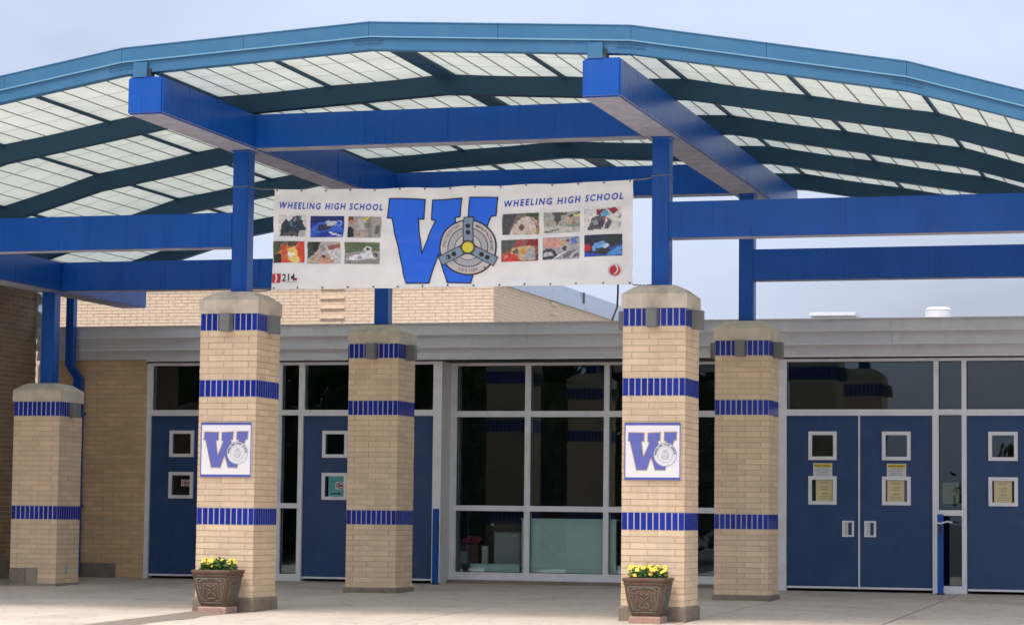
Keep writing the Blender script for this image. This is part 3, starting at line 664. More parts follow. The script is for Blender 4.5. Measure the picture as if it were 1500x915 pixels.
# ---------------------------------------------------------------- signs, notices
WPTS = [(75, 82), (402, 88), (398, 275), (345, 275), (385, 600), (510, 290), (468, 280), (472, 92), (740, 78), (730, 256), (685, 262), (745, 560), (862, 258), (808, 258), (815, 72), (1075, 68), (1065, 245), (1020, 250), (835, 880), (625, 880), (545, 610), (455, 882), (240, 880), (100, 268), (60, 265)]
def wscaled(x0, y0, x1, y1): return [(x0 + (p[0] - 60) / 1015 * (x1 - x0), y0 + (p[1] - 68) / 814 * (y1 - y0)) for p in WPTS]
def school_sign(x0, label):
    s = empty('school_sign'); tag(s, label, 'sign', 'W signs on the front pillars')
    w_, h_ = .632, .632; zt = 2.175
    MB().box(x0, x0 + w_, -.034, -.006, zt - h_, zt).build('sign_panel', 'sign_white', s, bevel=.003)
    mp_ = lambda x, y, lv: Vector((x0 + x * w_, -.0345 - lv * .0009, zt - y * h_))
    p = Print(); blu = (92, 100, 178)
    p.rect(.0, .0, 1, .048, blu).rect(0, .952, 1, 1, blu).rect(0, .048, .018, .952, blu).rect(.982, .048, 1, .952, blu); p.build('border', mp_, s)
    p = Print(); wp_ = wscaled(.06, .16, .935, .83); p.poly(wp_, (104, 112, 190), 1); p.line(wp_, .013, (205, 180, 115), 2, True); p.build('letter_w', mp_, s)
    p = Print(); cx, cy, r = .73, .555, .205
    p.disc(cx, cy, r, (235, 236, 240), 3).ring(cx, cy, r - .006, r + .004, (170, 172, 190), 4).ring(cx, cy, .138, .143, (175, 178, 195), 4).ring(cx, cy, .125, .128, (195, 197, 210), 4)
    p.arc_text('WHEELING HIGH SCHOOL', cx, cy, .157, 0, 9.2, .046, (70, 74, 110), 5, bold=.002)
    for pts in ([(-.06, -.02), (-.03, -.06), (.0, -.03), (.03, -.06), (.06, -.02)], [(-.06, .0), (-.06, .05), (-.02, .08), (.03, .08), (.06, .04), (.06, .0)], [(-.03, -.01), (-.01, .03), (-.04, .05)], [(.01, -.02), (.04, .0), (.02, .04), (.05, .06)], [(-.02, -.08), (.0, -.06), (.03, -.09)]):
        p.line([(cx + a, cy + b_) for a, b_ in pts], .008, (150, 152, 165), 5)
    p.build('seal', mp_, s)
school_sign(-S + .047, 'square white W sign with blue border on the pillar left of the banner')
school_sign(.037, 'square white W sign with blue border on the pillar right of the banner')
def notice(name, x0, x1, z0, z1, y, label, cat, draw, group=None):
    o = empty(name); tag(o, label, cat, group)
    MB().box(x0, x1, y - .002, y, z0, z1).build('sheet', 'paper', o)
    p = Print(); draw(p); p.build('print', lambda x, y_, lv: Vector((x0 + x * (x1 - x0), y - .0022 - lv * .0006, z1 - y_ * (z1 - z0))), o)
def d_sec(p):
    p.rect(.06, .06, .94, .32, (225, 190, 20), 1); p.text('SECURITY NOTICE', .09, .26, .135, (40, 35, 20), 2, xs=.66, bold=.004)
    for k, t in enumerate(('ALL VISITORS MUST', 'REPORT TO MAIN OFFICE', 'DURING SCHOOL', 'HOURS 7:30 TO 4:00')): p.text(t, .5, .48 + k * .14, .125, (70, 75, 110), 2, xs=.56, align='CENTER')
def d_paper(p):
    p.rect(0, 0, 1, 1, (222, 208, 160), 1)
    for k, (t, s_) in enumerate((('PLEASE USE', .10), ('x', .07), ('1:15 AM', .13), ('MAIN OFFICE', .08), ('&', .07), ('1:30 PM', .13), ('DOORS ARE LOCKED', .07), ('USE OTHER ENTRANCE', .065))):
        if t != 'x': p.text(t, .5, .17 + k * .105, s_, (70, 68, 60), 2, xs=.9, align='CENTER')
def d_green(p): d_paper(p); p.polys[0] = (p.polys[0][0], p.polys[0][1], s2l((120, 128, 70)), 1)
def d_gun(p):
    p.ring(.5, .5, .33, .42, (175, 30, 40), 3, ); p.line([(.28, .42), (.72, .42), (.72, .52), (.5, .52), (.42, .68), (.32, .64), (.38, .5)], .09, (30, 25, 25), 2); p.line([(.25, .25), (.75, .75)], .09, (175, 30, 40), 3)
def d_fly(p):
    p.rect(0, 0, 1, 1, (95, 185, 180), 1); p.line([(.2, .85), (.7, .85)], .07, (25, 45, 50), 2); p.poly([(.7, .77), (.88, .85), (.7, .93)], (25, 45, 50), 2)
    for k in range(4): p.text('PLEASE USE DOOR'[k * 4:k * 4 + 6], .12, .3 + k * .14, .13, (40, 80, 85), 2)
notice('security_notice', .775, 1.045, 1.745, 1.925, YD + .003, 'yellow-headed security notice on the leftmost leaf of the right doors', 'notice', d_sec, 'security notices')
notice('security_notice', 1.812, 2.082, 1.742, 1.922, YD + .003, 'yellow-headed security notice on the second leaf of the right doors', 'notice', d_sec, 'security notices')
notice('paper_notice', .81, 1.05, 1.39, 1.69, YD + .0195, 'cream paper notice in the lower light of the leftmost right-hand door', 'notice', d_paper, 'cream door notices')
notice('paper_notice', 1.815, 2.055, 1.39, 1.69, YD + .0195, 'cream paper notice in the lower light of the second right-hand door', 'notice', d_paper, 'cream door notices')
notice('paper_notice', 3.29, 3.535, 1.39, 1.69, YD + .0195, 'cream paper notice in the lower light of the door at right edge', 'notice', d_paper, 'cream door notices')
notice('paper_notice', 2.58, 2.81, 1.37, 1.665, YD + .06, 'olive paper notice inside the narrow glass beside the right doors', 'notice', d_green, 'cream door notices')
notice('warning_sticker', -8.895, -8.735, 1.53, 1.625, YD + .0195, 'no-guns sticker on the lower light of the far left door', 'sticker', d_gun, 'no-guns stickers')
notice('paper_flyer', -6.51, -6.28, 1.39, 1.69, YD + .0195, 'turquoise flyer with arrow in the door light behind the left pillar', 'flyer', d_fly)
notice('warning_sticker', -6.40, -6.235, 1.50, 1.605, YD + .0150, 'no-guns sticker over the turquoise flyer on the left doors', 'sticker', d_gun, 'no-guns stickers')

# ---------------------------------------------------------------- banner
BN = empty('banner'); tag(BN, 'wide white school banner with large blue W and photo prints', 'banner')
def bsurf(u, v, off=0.):
    sag = 4 * u * (1 - u)
    X = -4.312 + 4.336 * u - .016 * v * (1 - u)
    zt = 4.931 - .004 * u - .030 * sag ** .7 + .006 * math.sin(u * 37) * (1 - v) * sag
    zb = 3.742 + .003 * math.sin(u * 29)
    crease = sum(.010 * math.exp(-((v - abs(u * 14 - round(u * 14)) * 1.2) / .05) ** 2) * math.exp(-v * 6) for _ in (0,))
    Y = .33 + crease + .008 * math.exp(-((v - .62 - u * .9 % .35) / .03) ** 2) + .020 * math.sin(u * 17 + v * 3.1) * (.4 + v * .6) + .007 * math.sin(u * 41 - v * 5) + .006 * math.sin(v * 19 + u * 6) - .03 * math.sin(math.pi * v) * sag + .006 * math.sin(u * 9 + v * 30)
    Y += .014 * mnoise.noise(Vector((u * 13, v * 3.5, 0))) + .006 * mnoise.noise(Vector((u * 42, v * 11, 3)))
    return Vector((X, Y - off, zt + (zb - zt) * v))
def bm_(x, y, lv):                        # banner drawing units -> surface
    u = (x - 402) / 525; v_ = (y - (277 - 14 * u)) / (147 + 7 * u); return bsurf(u, v_, .004 + lv * .0013)
b = MB(); NU, NV = 140, 44
for off in (0, -.0012):
    o = len(b.v); b.v += [tuple(bsurf(i / NU, j / NV, off)) for j in range(NV + 1) for i in range(NU + 1)]
    b.f += [(o + j * (NU + 1) + i, o + (j + 1) * (NU + 1) + i, o + (j + 1) * (NU + 1) + i + 1, o + j * (NU + 1) + i + 1) for j in range(NV) for i in range(NU)]
cloth = b.build('cloth', 'vinyl', BN, smooth=True)
CUT = 4.8
zz = lambda pts: [(565 + p[0] / 6.311, 275 + p[1] / 6.311) for p in pts]
p = Print(); wpz = zz(WPTS); p.poly(wpz, (26, 106, 236), 1); p.line(wpz, 1.7, (18, 24, 50), 2, True); p.build('letter_w', bm_, BN, CUT)
p = Print(); cx, cy = 565 + 815 / 6.311, 275 + 545 / 6.311; k_ = 1 / 6.311
p.disc(cx, cy, 264 * k_, (30, 32, 40), 3, 40).ring(cx, cy, 186 * k_, 250 * k_, (203, 196, 196), 4).ring(cx, cy, 122 * k_, 178 * k_, (176, 176, 184), 4).ring(cx, cy, 60 * k_, 116 * k_, (205, 200, 200), 4)
for a in (0, 118, -118):
    ca, sa = math.sin(R(a)), -math.cos(R(a)); d = Vector((ca, sa)); n_ = Vector((-sa, ca)); c = Vector((cx, cy))
    q = lambda r0, r1, h: [c + d * r0 * k_ + n_ * h * k_, c + d * r1 * k_ + n_ * h * k_, c + d * r1 * k_ - n_ * h * k_, c + d * r0 * k_ - n_ * h * k_]
    p.poly(q(20, 288, 49), (45, 50, 60), 5); p.poly(q(88, 279, 40), (132, 152, 170), 6); p.disc(*(c + d * 88 * k_), 40 * k_, (132, 152, 170), 6, 16)
    for rr in (140, 200): p.disc(*(c + d * rr * k_), 22 * k_, (28, 30, 36), 7, 14)
p.disc(cx, cy, 68 * k_, (70, 70, 72), 7).disc(cx, cy, 50 * k_, (228, 214, 60), 8)
p.arc_text('ENGINEERING', cx, cy, 205 * k_, -56, 6.2, 5.8, (60, 58, 66), 5); p.arc_text('MANUFACTURING', cx, cy, 205 * k_, 59, 6.0, 5.6, (50, 48, 56), 5, bold=.06); p.arc_text('DESIGN', cx, cy, 232 * k_, 180, 7.4, 6.6, (60, 58, 66), 5, inside=True)
p.build('gear_emblem', bm_, BN, CUT)
def banner_text(x0, y0, x1, y1, x_h):
    t = 'WHEELING HIGH SCHOOL'; full, _ = text2d(t, 1., shear=.18, bold=.028, spacing=1.34); wmax = max(v[0] for v in full); k = (x1 - x0) / wmax; ky = x_h / .70
    for n_, ch in enumerate(t):
        if ch == ' ': continue
        pv, _ = text2d(t[:n_ + 1], 1., shear=.18, bold=.028, spacing=1.34); vs, fs = text2d(ch, 1., shear=.18, bold=.028, spacing=1.34)
        dx = max(v[0] for v in pv) - max(v[0] for v in vs); p = Print()
        p.polys.append(([(x0 + (vx + dx) * k, y0 + (y1 - y0) * ((vx + dx) / wmax) - vy * ky) for vx, vy in vs], fs, s2l((40, 66, 190)), 1)); p.build('letter', bm_, BN)
banner_text(409.5, 304.5, 567.5, 305.5, 9.2); banner_text(743.5, 301, 913.5, 290.5, 9.4)
def inside(pt, poly):
    x, y = pt; c = False; n = len(poly)
    for i in range(n):
        (x0, y0), (x1, y1) = poly[i], poly[i - 1]
        if (y0 > y) != (y1 > y) and x < (x1 - x0) * (y - y0) / (y1 - y0) + x0: c = not c
    return c
def photo(x0, y0, x1, y1, base, shapes, sk=0.):
    """a printed photograph: colour fields broken up by fine tonal detail, on a 46 x 30 grid"""
    W_, H_ = x1 - x0, y1 - y0; nx, ny = 46, 30; polys = []
    for c, pts in shapes:
        if len(pts) == 3 and not isinstance(pts[0], tuple): pts = [(pts[0] + pts[2] * math.cos(t), pts[1] + pts[2] * 1.5 * math.sin(t)) for t in [2 * math.pi * k / 14 for k in range(14)]]
        polys.append((c, pts))
    vs = [bm_(x0 + W_ * i / nx, y0 + H_ * j / ny + sk * i / nx, 1) for j in range(ny + 1) for i in range(nx + 1)]
    fs = []; cols = []
    for j in range(ny):
        for i in range(nx):
            a, b_ = (i + .5) / nx * 100, (j + .5) / ny * 100; v = Vector((a * .07 + x0, b_ * .05 + y0, 0))
            d = mnoise.noise_vector(v * 1.3); q = (a + d.x * 4, b_ + d.y * 5); col = base
            for c, pts in polys:
                if inside(q, pts): col = c
            f = 1 + .36 * mnoise.noise(v * 1.6) + .30 * mnoise.noise(v * 4.3); hue = mnoise.noise_vector(v * 1.9) * 16
            cols.append(tuple(max(0., min(1., l * max(.25, f))) for l in s2l([max(0, min(255, col[k] + hue[k])) for k in range(3)])))
            k = j * (nx + 1) + i; fs.append((k, k + nx + 1, k + nx + 2, k + 1))
    me = bpy.data.meshes.new('photo_print'); me.from_pydata(vs, [], fs); me.update()
    at = me.attributes.new('ink', 'FLOAT_COLOR', 'FACE'); at.data.foreach_set('color', [v for c in cols for v in (*c, 1.)])
    link('photo_print', me, 'ink', BN)
Wh = (222, 219, 216)
photo(410, 314, 452.5, 346, Wh, [((52, 62, 76), [(5, 92), (12, 40), (25, 18), (40, 30), (52, 4), (72, 2), (84, 25), (96, 62), (98, 98), (5, 98)]), ((92, 84, 84), [(15, 90), (35, 70), (60, 78), (70, 98), (15, 98)]), ((72, 125, 160), [(40, 35), (50, 30), (48, 52), (38, 50)]), ((60, 140, 180), [(74, 10), (82, 4), (80, 18), (72, 22)]), ((36, 44, 58), [(30, 45), (40, 55), (36, 80), (22, 78)]), ((190, 186, 180), [(76, 72), (96, 68), (98, 98), (72, 98)]), ((140, 130, 125), [(52, 12), (62, 8), (60, 30), (50, 30)]), ((58, 110, 140), [(56, 50), (66, 44), (64, 58), (56, 60)])])
photo(459, 315, 510, 346.5, (34, 58, 160), [((28, 42, 110), [(0, 0), (100, 0), (100, 22), (0, 35)]), ((60, 100, 205), [(0, 55), (30, 30), (60, 25), (100, 60), (100, 80), (40, 70), (10, 95), (0, 95)]), ((52, 54, 86), [(18, 62), (28, 40), (60, 38), (66, 58), (30, 72)]), ((196, 200, 210), [(46, 30), (52, 22), (76, 22), (76, 44), (52, 48)]), ((120, 160, 235), (86, 34, 9)), ((30, 60, 170), (86, 34, 5)), ((205, 212, 232), [(60, 72), (98, 92), (92, 96), (55, 80)]), ((92, 80, 190), [(55, 90), (100, 96), (100, 100), (50, 100)])])
photo(516, 315.5, 565.5, 347, (168, 162, 158), [((140, 136, 134), [(60, 0), (72, 0), (72, 100), (62, 100)]), ((192, 188, 184), [(30, 10), (55, 10), (55, 60), (30, 60)]), ((212, 196, 80), [(44, 10), (62, 0), (70, 4), (52, 22)]), ((120, 118, 118), [(50, 28), (62, 28), (62, 55), (50, 55)]), ((190, 138, 112), (10, 22, 8)), ((110, 62, 40), [(2, 0), (14, 0), (17, 12), (6, 16), (2, 26)]), ((30, 30, 32), [(0, 52), (8, 46), (16, 58), (20, 100), (0, 100)]), ((206, 160, 138), [(34, 96), (52, 66), (58, 70), (44, 100)]), ((100, 98, 98), [(82, 45), (96, 40), (96, 80), (82, 84)])])
photo(403, 353, 451, 384.5, (204, 120, 70), [((70, 92, 66), [(0, 0), (45, 0), (40, 30), (0, 60)]), ((52, 54, 48), [(0, 60), (25, 55), (32, 100), (0, 100)]), ((218, 70, 56), [(84, 0), (100, 0), (100, 100), (88, 100), (78, 40)]), ((90, 74, 62), [(45, 0), (84, 0), (72, 24), (50, 22)]), ((236, 198, 112), [(45, 40), (70, 22), (80, 50), (76, 90), (50, 96)]), ((250, 240, 214), (58, 62, 10)), ((202, 84, 56), [(22, 16), (34, 12), (46, 60), (34, 66)]), ((226, 90, 44), [(26, 66), (44, 80), (60, 96), (26, 100)]), ((244, 214, 140), [(60, 80), (84, 70), (84, 98), (62, 100)])])
photo(455.5, 353.5, 506.5, 385.5, (186, 180, 178), [((62, 72, 66), [(0, 0), (42, 0), (26, 45), (0, 80)]), ((38, 38, 38), [(16, 4), (36, 0), (34, 30), (22, 50)]), ((150, 90, 84), [(60, 18), (100, 6), (100, 26), (64, 38)]), ((208, 206, 206), [(60, 40), (98, 28), (98, 98), (80, 98)]), ((150, 150, 152), (46, 28, 10)), ((196, 160, 100), [(0, 100), (28, 56), (34, 60), (8, 100)]), ((208, 154, 138), [(28, 100), (36, 64), (56, 56), (74, 80), (70, 100)]), ((70, 44, 44), [(40, 62), (52, 58), (54, 76), (44, 72)]), ((198, 140, 124), [(70, 80), (80, 78), (78, 98), (70, 98)])])
photo(512.5, 354, 563.5, 386, (160, 160, 160), [((98, 116, 84), [(0, 0), (100, 0), (100, 38), (0, 50)]), ((84, 100, 76), [(20, 0), (60, 0), (55, 20), (20, 25)]), ((140, 142, 142), [(0, 86), (100, 78), (100, 100), (0, 100)]), ((226, 226, 228), [(4, 72), (22, 62), (44, 54), (50, 30), (62, 18), (74, 22), (76, 46), (92, 62), (90, 74), (20, 84), (4, 82)]), ((60, 60, 66), (52, 40, 6)), ((200, 200, 204), (52, 40, 3.4)), ((50, 50, 54), (66, 32, 5)), ((66, 66, 70), (8, 70, 5)), ((206, 206, 208), (8, 70, 3)), ((62, 62, 68), (42, 70, 5)), ((206, 206, 208), (42, 70, 3)), ((58, 58, 62), (86, 58, 7)), ((150, 150, 154), (86, 58, 3.4))])
photo(743, 311.5, 795, 343, (128, 112, 104), [((76, 80, 88), [(0, 0), (40, 0), (30, 45), (18, 100), (0, 100)]), ((70, 84, 56), [(60, 0), (100, 0), (100, 40), (80, 24)]), ((206, 198, 190), [(30, 60), (50, 20), (72, 18), (90, 50), (90, 98), (24, 98)]), ((116, 86, 88), [(40, 62), (56, 48), (62, 70), (48, 84)]), ((226, 204, 190), [(22, 78), (40, 86), (60, 100), (20, 100)]), ((206, 178, 138), [(80, 20), (86, 18), (100, 56), (96, 60)]), ((190, 150, 80), [(88, 76), (100, 72), (100, 100), (94, 100)]), ((208, 190, 180), [(60, 62), (84, 50), (88, 92), (64, 96)])], -1.4)
photo(802, 310, 853, 341, (170, 168, 160), [((78, 78, 82), [(22, 0), (66, 0), (62, 12), (48, 14), (46, 44), (30, 44), (28, 14)]), ((60, 60, 64), [(36, 44), (40, 44), (39, 66), (37, 66)]), ((198, 196, 186), [(0, 70), (50, 66), (100, 80), (100, 100), (0, 100)]), ((120, 118, 108), [(0, 92), (40, 80), (44, 84), (6, 100)]), ((128, 160, 140), [(62, 60), (100, 56), (100, 72), (66, 74)]), ((210, 178, 150), [(58, 34), (70, 20), (74, 28), (64, 44)]), ((60, 64, 96), [(68, 20), (100, 2), (100, 12), (72, 28)]), ((212, 200, 110), [(82, 14), (100, 10), (98, 26), (86, 26)]), ((190, 60, 60), [(80, 50), (88, 48), (88, 58), (82, 58)])], -2.2)
photo(859, 305, 911.5, 337.5, Wh, [((132, 44, 62), [(34, 8), (60, 4), (58, 40), (36, 34)]), ((150, 52, 66), [(62, 4), (84, 2), (90, 12), (80, 32), (70, 16)]), ((88, 92, 104), [(4, 98), (16, 48), (34, 36), (60, 40), (74, 60), (70, 92), (58, 98)]), ((98, 168, 208), [(46, 26), (54, 12), (66, 14), (68, 38), (48, 42)]), ((150, 150, 158), [(22, 60), (34, 50), (40, 74), (26, 80)]), ((200, 96, 76), [(52, 42), (64, 42), (60, 56), (52, 54)]), ((58, 62, 76), [(40, 62), (52, 60), (50, 84), (40, 82)]), ((228, 214, 206), [(62, 40), (66, 40), (52, 98), (48, 98)]), ((150, 158, 190), [(92, 34), (98, 30), (98, 52), (92, 48)]), ((150, 158, 190), [(92, 72), (98, 70), (98, 92), (93, 90)]), ((232, 228, 224), [(0, 96), (26, 20), (30, 22), (8, 98)])], -2.4)
photo(742, 351, 794, 383.5, (150, 92, 84), [((84, 88, 84), [(0, 0), (44, 0), (30, 40), (0, 62)]), ((186, 52, 54), [(42, 6), (56, 2), (54, 26), (44, 30)]), ((140, 36, 46), [(68, 2), (100, 0), (100, 30), (70, 26)]), ((206, 178, 140), [(30, 40), (60, 28), (90, 34), (92, 94), (56, 96), (26, 70)]), ((170, 170, 176), [(62, 60), (88, 36), (92, 86), (58, 96)]), ((206, 70, 58), [(0, 74), (24, 62), (44, 72), (50, 100), (0, 100)]), ((214, 148, 50), [(52, 48), (64, 42), (66, 66), (54, 68)]), ((110, 96, 70), [(30, 52), (46, 44), (44, 66), (32, 68)]), ((60, 60, 64), [(94, 70), (99, 66), (99, 94), (94, 96)]), ((232, 120, 100), [(4, 70), (16, 66), (20, 82), (6, 90)])], -2.)
photo(800.5, 347.5, 853, 380.5, (176, 176, 178), [((216, 160, 150), [(0, 4), (44, 0), (56, 26), (44, 50), (10, 46), (0, 30)]), ((210, 180, 96), [(50, 22), (60, 16), (60, 38), (52, 40)]), ((86, 120, 196), [(76, 6), (94, 0), (92, 30), (78, 34)]), ((150, 60, 100), [(66, 10), (74, 6), (72, 24), (66, 24)]), ((66, 68, 74), [(0, 62), (14, 48), (34, 56), (44, 84), (40, 98), (0, 98)]), ((196, 194, 194), [(2, 70), (14, 62), (26, 68), (30, 84), (2, 84)]), ((78, 80, 86), (60, 50, 7)), ((110, 112, 118), [(56, 80), (80, 60), (96, 56), (98, 92), (60, 96)]), ((222, 222, 224), [(24, 98), (60, 62), (66, 64), (32, 100)]), ((206, 206, 208), [(70, 88), (94, 60), (98, 64), (78, 96)])], -2.)
photo(860, 344.5, 913, 376.5, (46, 52, 76), [((60, 84, 150), [(0, 78), (40, 90), (70, 60), (100, 44), (100, 100), (0, 100)]), ((82, 150, 226), [(66, 76), (100, 50), (100, 92), (60, 98)]), ((50, 84, 200), [(0, 80), (30, 88), (50, 100), (0, 100)]), ((190, 52, 44), [(0, 46), (12, 40), (18, 56), (14, 74), (0, 74)]), ((110, 168, 230), [(20, 56), (30, 36), (50, 30), (64, 44), (68, 60), (24, 76)]), ((200, 218, 236), [(46, 50), (64, 42), (68, 56), (52, 62)]), ((58, 56, 62), [(30, 64), (64, 60), (70, 74), (56, 92), (38, 90)]), ((50, 66, 56), [(62, 4), (88, 0), (84, 36), (66, 34)])], -1.8)
p = Print(); p.rect(402.5, 400.5, 416, 414, (190, 38, 48), 1); p.ring(400.5, 407, 7.6, 10.2, (228, 224, 222), 2, 16, -40, 40); p.text('214', 418, 411.5, 15.0, (22, 22, 24), 1, xs=.92, bold=.25); p.rect(438, 407.5, 442, 411, (150, 30, 40), 2); p.rect(418.5, 413, 442, 413.7, (150, 148, 148), 1); p.build('district_mark', bm_, BN, CUT)
p = Print(); p.disc(902.5, 396.5, 9.8, (240, 240, 242), 1).disc(902.5, 396.5, 7.8, (190, 36, 48), 2).ring(899.5, 395, 6.2, 7.8, (236, 234, 234), 3, 18, -58, 75); p.ring(902.5, 396.5, 8.6, 9.4, (190, 160, 165), 2); p.build('round_mark', bm_, BN, CUT)
for u in [i / 14 for i in range(15)]:
    for v_ in (.012, .985):
        c = bsurf(u * .985 + .0075, v_, .004); b = MB(); b.rings([[c + Vector((math.cos(a) * r, y, math.sin(a) * r)) for a in [i * math.pi / 4 for i in range(8)]] for r, y in ((.011, .002), (.011, -.002), (.004, -.002))]); b.build('grommet', 'dark_metal', BN)
def wire(a, b_, n=14, sag=.01):
    a, b_ = Vector(a), Vector(b_); return [a.lerp(b_, i / n) + Vector((0, .004 * math.sin(i * 2.2), -sag * math.sin(math.pi * i / n) + .006 * math.cos(i * 2.4))) for i in range(n + 1)]
for a, b_ in ((bsurf(0, 0), (-S + TX + TW, .33, 4.955)), (bsurf(1, 0), (TX, .33, 4.95)), (bsurf(0, 1), (-S + TX + TW, .40, 3.74)), (bsurf(1, 1), (TX, .36, 3.74))):
    MB().tube(wire(a, b_), .007, 5).build('tie_wire', 'steel_wire', BN)
for X, z in ((-S, 4.955), (0, 4.95)):
    h = TW / 2 + .006; cxx, cyy = X + TX + TW / 2, .2555 + TW / 2
    MB().tube([(cxx - h, cyy - h, z), (cxx + h, cyy - h, z + .01), (cxx + h, cyy + h, z), (cxx - h, cyy + h, z), (cxx - h, cyy - h, z)], .005, 5).build('tie_wire', 'steel_wire', BN)

# ---------------------------------------------------------------- planters with flowers
def planter(cx, cy, label, flabel, seed, nb):
    P = empty('planter'); tag(P, label, 'planter', 'square terracotta planters'); z0 = gz(cy - .2); rn = random.Random(seed)
    MB().rings([quad_ring(cx - .172, cx + .172, cy - .172, cy + .172, z0 - .02), quad_ring(cx - .172, cx + .172, cy - .172, cy + .172, z0 + .060), quad_ring(cx - .160, cx + .160, cy - .160, cy + .160, z0 + .078)]).build('base_block', 'brick_base', P)
    pr_ = [(.145, .080), (.158, .11), (.178, .17), (.194, .24), (.207, .32), (.215, .39), (.219, .412), (.228, .418), (.232, .432), (.222, .436), (.228, .452), (.238, .462), (.240, .482), (.234, .492), (.205, .492), (.195, .44)]
    def rr(h, z, c=.02): return [(cx + sx * (h - (c if k else 0)), cy + sy * (h - (0 if k else c)), z0 + z) for sx, sy, k in ((-1, -1, 0), (-1, -1, 1), (1, -1, 1), (1, -1, 0), (1, 1, 0), (1, 1, 1), (-1, 1, 1), (-1, 1, 0))]
    MB().rings([rr(h, z) for h, z in pr_]).build('pot', 'terracotta', P)
    MB().rings([quad_ring(cx - .19, cx + .19, cy - .19, cy + .19, z0 + .445), quad_ring(cx - .19, cx + .19, cy - .19, cy + .19, z0 + .462)]).build('soil', 'soil', P)
    def half(z):
        for (h0, a), (h1, b_) in zip(pr_, pr_[1:]):
            if a <= z <= b_: return h0 + (h1 - h0) * (z - a) / (b_ - a)
        return .2
    for side in range(2):                  # raised ornament on the front and right face
        def on(s, z, o=.003):
            h = half(z) + o; return (cx + s, cy - h, z0 + z) if side == 0 else (cx + h, cy + s, z0 + z)
        b = MB(); fr = []
        for s, z in ((-.8, .395), (.8, .395), (.72, .12), (-.72, .12), (-.8, .395)): fr.append((s, z))
        for (s0, za), (s1, zb) in zip(fr, fr[1:]):
            b.tube([on((s0 + (s1 - s0) * i / 8) * half(za + (zb - za) * i / 8), za + (zb - za) * i / 8) for i in range(9)], .0065, 5)
        b.build('panel_border', 'patina', P, smooth=True)
        b = MB()
        for sg in (-1, 1):
            b.tube([on(sg * s, z) for s, z in ((.012, .372), (.05, .386), (.10, .378), (.135, .36), (.14, .33), (.125, .32), (.118, .335))], .007, 5)
            b.tube([on(sg * s, z) for s, z in ((.135, .31), (.12, .27), (.135, .23), (.12, .18), (.10, .15), (.07, .14), (.05, .155))], .006, 5)
            b.tube([on(sg * s, z) for s, z in ((.0, .30), (.04, .32), (.06, .30), (.03, .27), (.0, .25), (.035, .22), (.06, .19), (.03, .165), (.0, .175))], .0065, 5)
            b.tube([on(sg * s, z) for s, z in ((.06, .34), (.085, .32), (.08, .28), (.09, .24), (.075, .2))], .005, 5)
        b.build('scroll_relief', 'patina', P, smooth=True)
    F = empty('pansy_plants'); tag(F, flabel, 'flowers', 'yellow pansies in planters'); zt = z0 + .462
    b = MB()
    for k in range(520):
        a = rn.uniform(0, 2 * math.pi); r = .20 * math.sqrt(rn.random()); hh = rn.uniform(.0, .15) * (1 - .45 * (r / .2) ** 2)
        c = Vector((cx + r * math.cos(a) * 1.05, cy + r * math.sin(a) * 1.05, zt + .012 + hh)); d = Vector((rn.uniform(-1, 1), rn.uniform(-1, 1), rn.uniform(-.2, .7))).normalized()
        n_ = d.cross(Vector((rn.uniform(-1, 1), rn.uniform(-1, 1), rn.uniform(-1, 1)))).normalized(); ll = rn.uniform(.022, .042); ww = ll * .42
        q = d.cross(n_) * ll * .12
        b.add([c - d * ll, c + n_ * ww + q, c + d * ll, c - n_ * ww + q], [(0, 1, 2), (0, 2, 3)])
    tag(b.build('foliage', 'leaf', F), kind='stuff')
    b = MB()
    for k in range(40):
        a = rn.uniform(0, 6.28); r = .16 * math.sqrt(rn.random()); b.tube([(cx + r * math.cos(a) * .8, cy + r * math.sin(a) * .8, zt - .01), (cx + r * math.cos(a) * 1.1, cy + r * math.sin(a) * 1.1, zt + .12)], .003, 4)
    b.build('stems', 'leaf', F)
    for k in range(nb):
        a = rn.uniform(0, 2 * math.pi); r = .215 * math.sqrt(rn.random()); top = .105 + .05 * (1 - (r / .215) ** 2) + rn.uniform(-.05, .025)
        o = bpy.data.objects.new('blossom', BLOSSOM); COL.objects.link(o); o.parent = F
        o.location = (cx + r * math.cos(a), cy + r * math.sin(a) - .01, zt + top); o.rotation_euler = (R(rn.uniform(25, 85)), R(rn.uniform(-20, 20)), R(rn.uniform(-55, 55))); s = rn.uniform(.8, 1.15); o.scale = (s, s, s)
bb = MB(); mi = []
for k, (a, sz) in enumerate(((90, 1.1), (30, .95), (150, .95), (215, 1.), (325, 1.))):
    c = Vector((math.cos(R(a)), math.sin(R(a)), 0)) * .014; ring_ = [c + Vector((math.cos(t) * .0155 * sz, math.sin(t) * .0155 * sz, .003 * math.sin(t * 2 + k) + k * .0008)) for t in [i * math.pi / 4 for i in range(8)]]
    bb.add(ring_, [tuple(range(8))]); mi.append(0)
bb.add([(math.cos(t) * .006, math.sin(t) * .006, .007) for t in [i * math.pi / 3 for i in range(6)]], [tuple(range(6))]); mi.append(1)
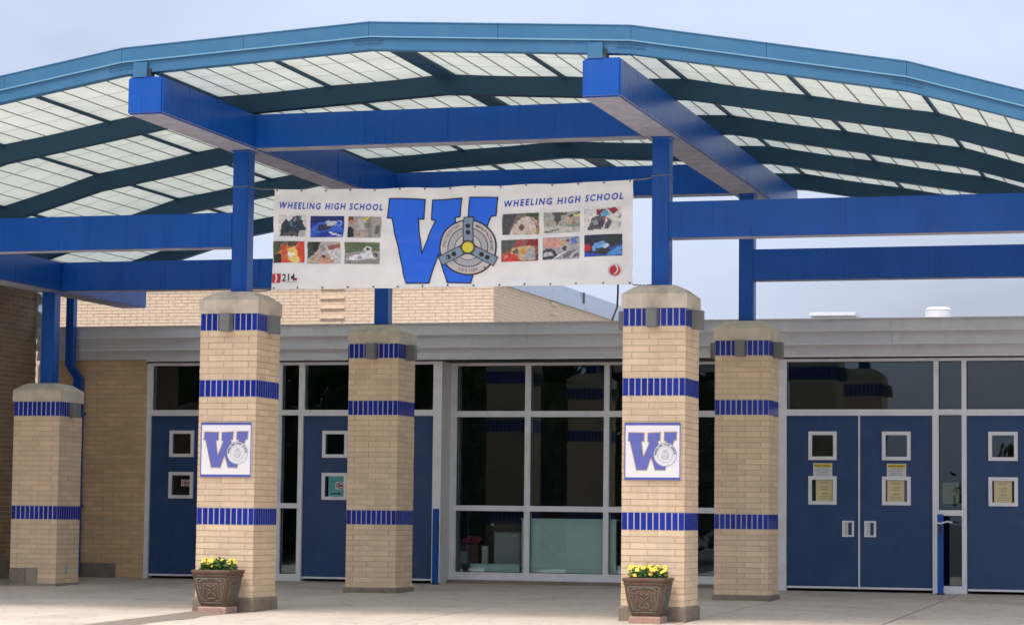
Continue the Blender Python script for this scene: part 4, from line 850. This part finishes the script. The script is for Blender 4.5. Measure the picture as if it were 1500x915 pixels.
BLOSSOM = bb.mesh('blossom'); BLOSSOM.materials.append(MATS['petal']); BLOSSOM.materials.append(MATS['petal_eye']); BLOSSOM.polygons.foreach_set('material_index', mi)
planter(-4.66, -.30, 'weathered square terracotta planter before the pillar left of the banner', 'yellow pansies in the planter left of the banner', 1, 30)
planter(.378, -.30, 'weathered square terracotta planter before the pillar right of the banner', 'yellow pansies in the planter right of the banner', 5, 44)

# ---------------------------------------------------------------- trees over the drive (seen in the window reflections)
tr = random.Random(11); b = MB(); tk = MB()
TL = empty('treeline'); tag(TL, 'dark leafy trees across the drive, seen mirrored in the office windows', 'trees', kind='stuff')
for x, y, h, rd in ((-40, -46, 13, 5.), (-31, -44, 13, 5.), (-25, -48, 13, 5.2), (-19.5, -45, 13, 4.6), (-14.5, -47, 11.5, 3.6), (-52, -48, 13, 6), (-34, -56, 13, 6), (-22, -57, 13, 5.5), (9, -95, 5.5, 6), (-3, -100, 5, 5), (22, -98, 6, 6)):
    g0 = gz(-30) - .05
    tk.tube([(x, y, g0 - .2), (x + .1, y, g0 + h * .25), (x - .1, y + .1, g0 + h * .6)], [.3, .24, .1], 7)
    for k in range(5): a = tr.uniform(0, 6.28); tk.tube([(x, y, g0 + h * .28), (x + math.cos(a) * rd * .5, y + math.sin(a) * rd * .5, g0 + h * (.45 + .08 * k))], [.12, .04], 5)
    cl = [(tr.gauss(0, .42) * rd, tr.gauss(0, .42) * rd, h * tr.uniform(.05, .95)) for _ in range(60)]
    for c in cl:
        s = rd * .26
        for _ in range(150):
            p_ = Vector((x + c[0] + tr.gauss(0, s * .5), y + c[1] + tr.gauss(0, s * .5), g0 + c[2] + tr.gauss(0, s * .45)))
            d = Vector((tr.uniform(-1, 1), tr.uniform(-1, 1), tr.uniform(-1, 1))).normalized() * .27; n_ = d.orthogonal().normalized() * .17
            b.add([p_ - d, p_ + n_, p_ + d, p_ - n_], [(0, 1, 2, 3)])
def quick(mb, name, m, parent):
    return link(name, mb.mesh(name), m, parent)
quick(b, 'crowns', 'tree_leaf', TL)['kind'] = 'stuff'; tk.build('trunks', 'bark', TL)['kind'] = 'stuff'
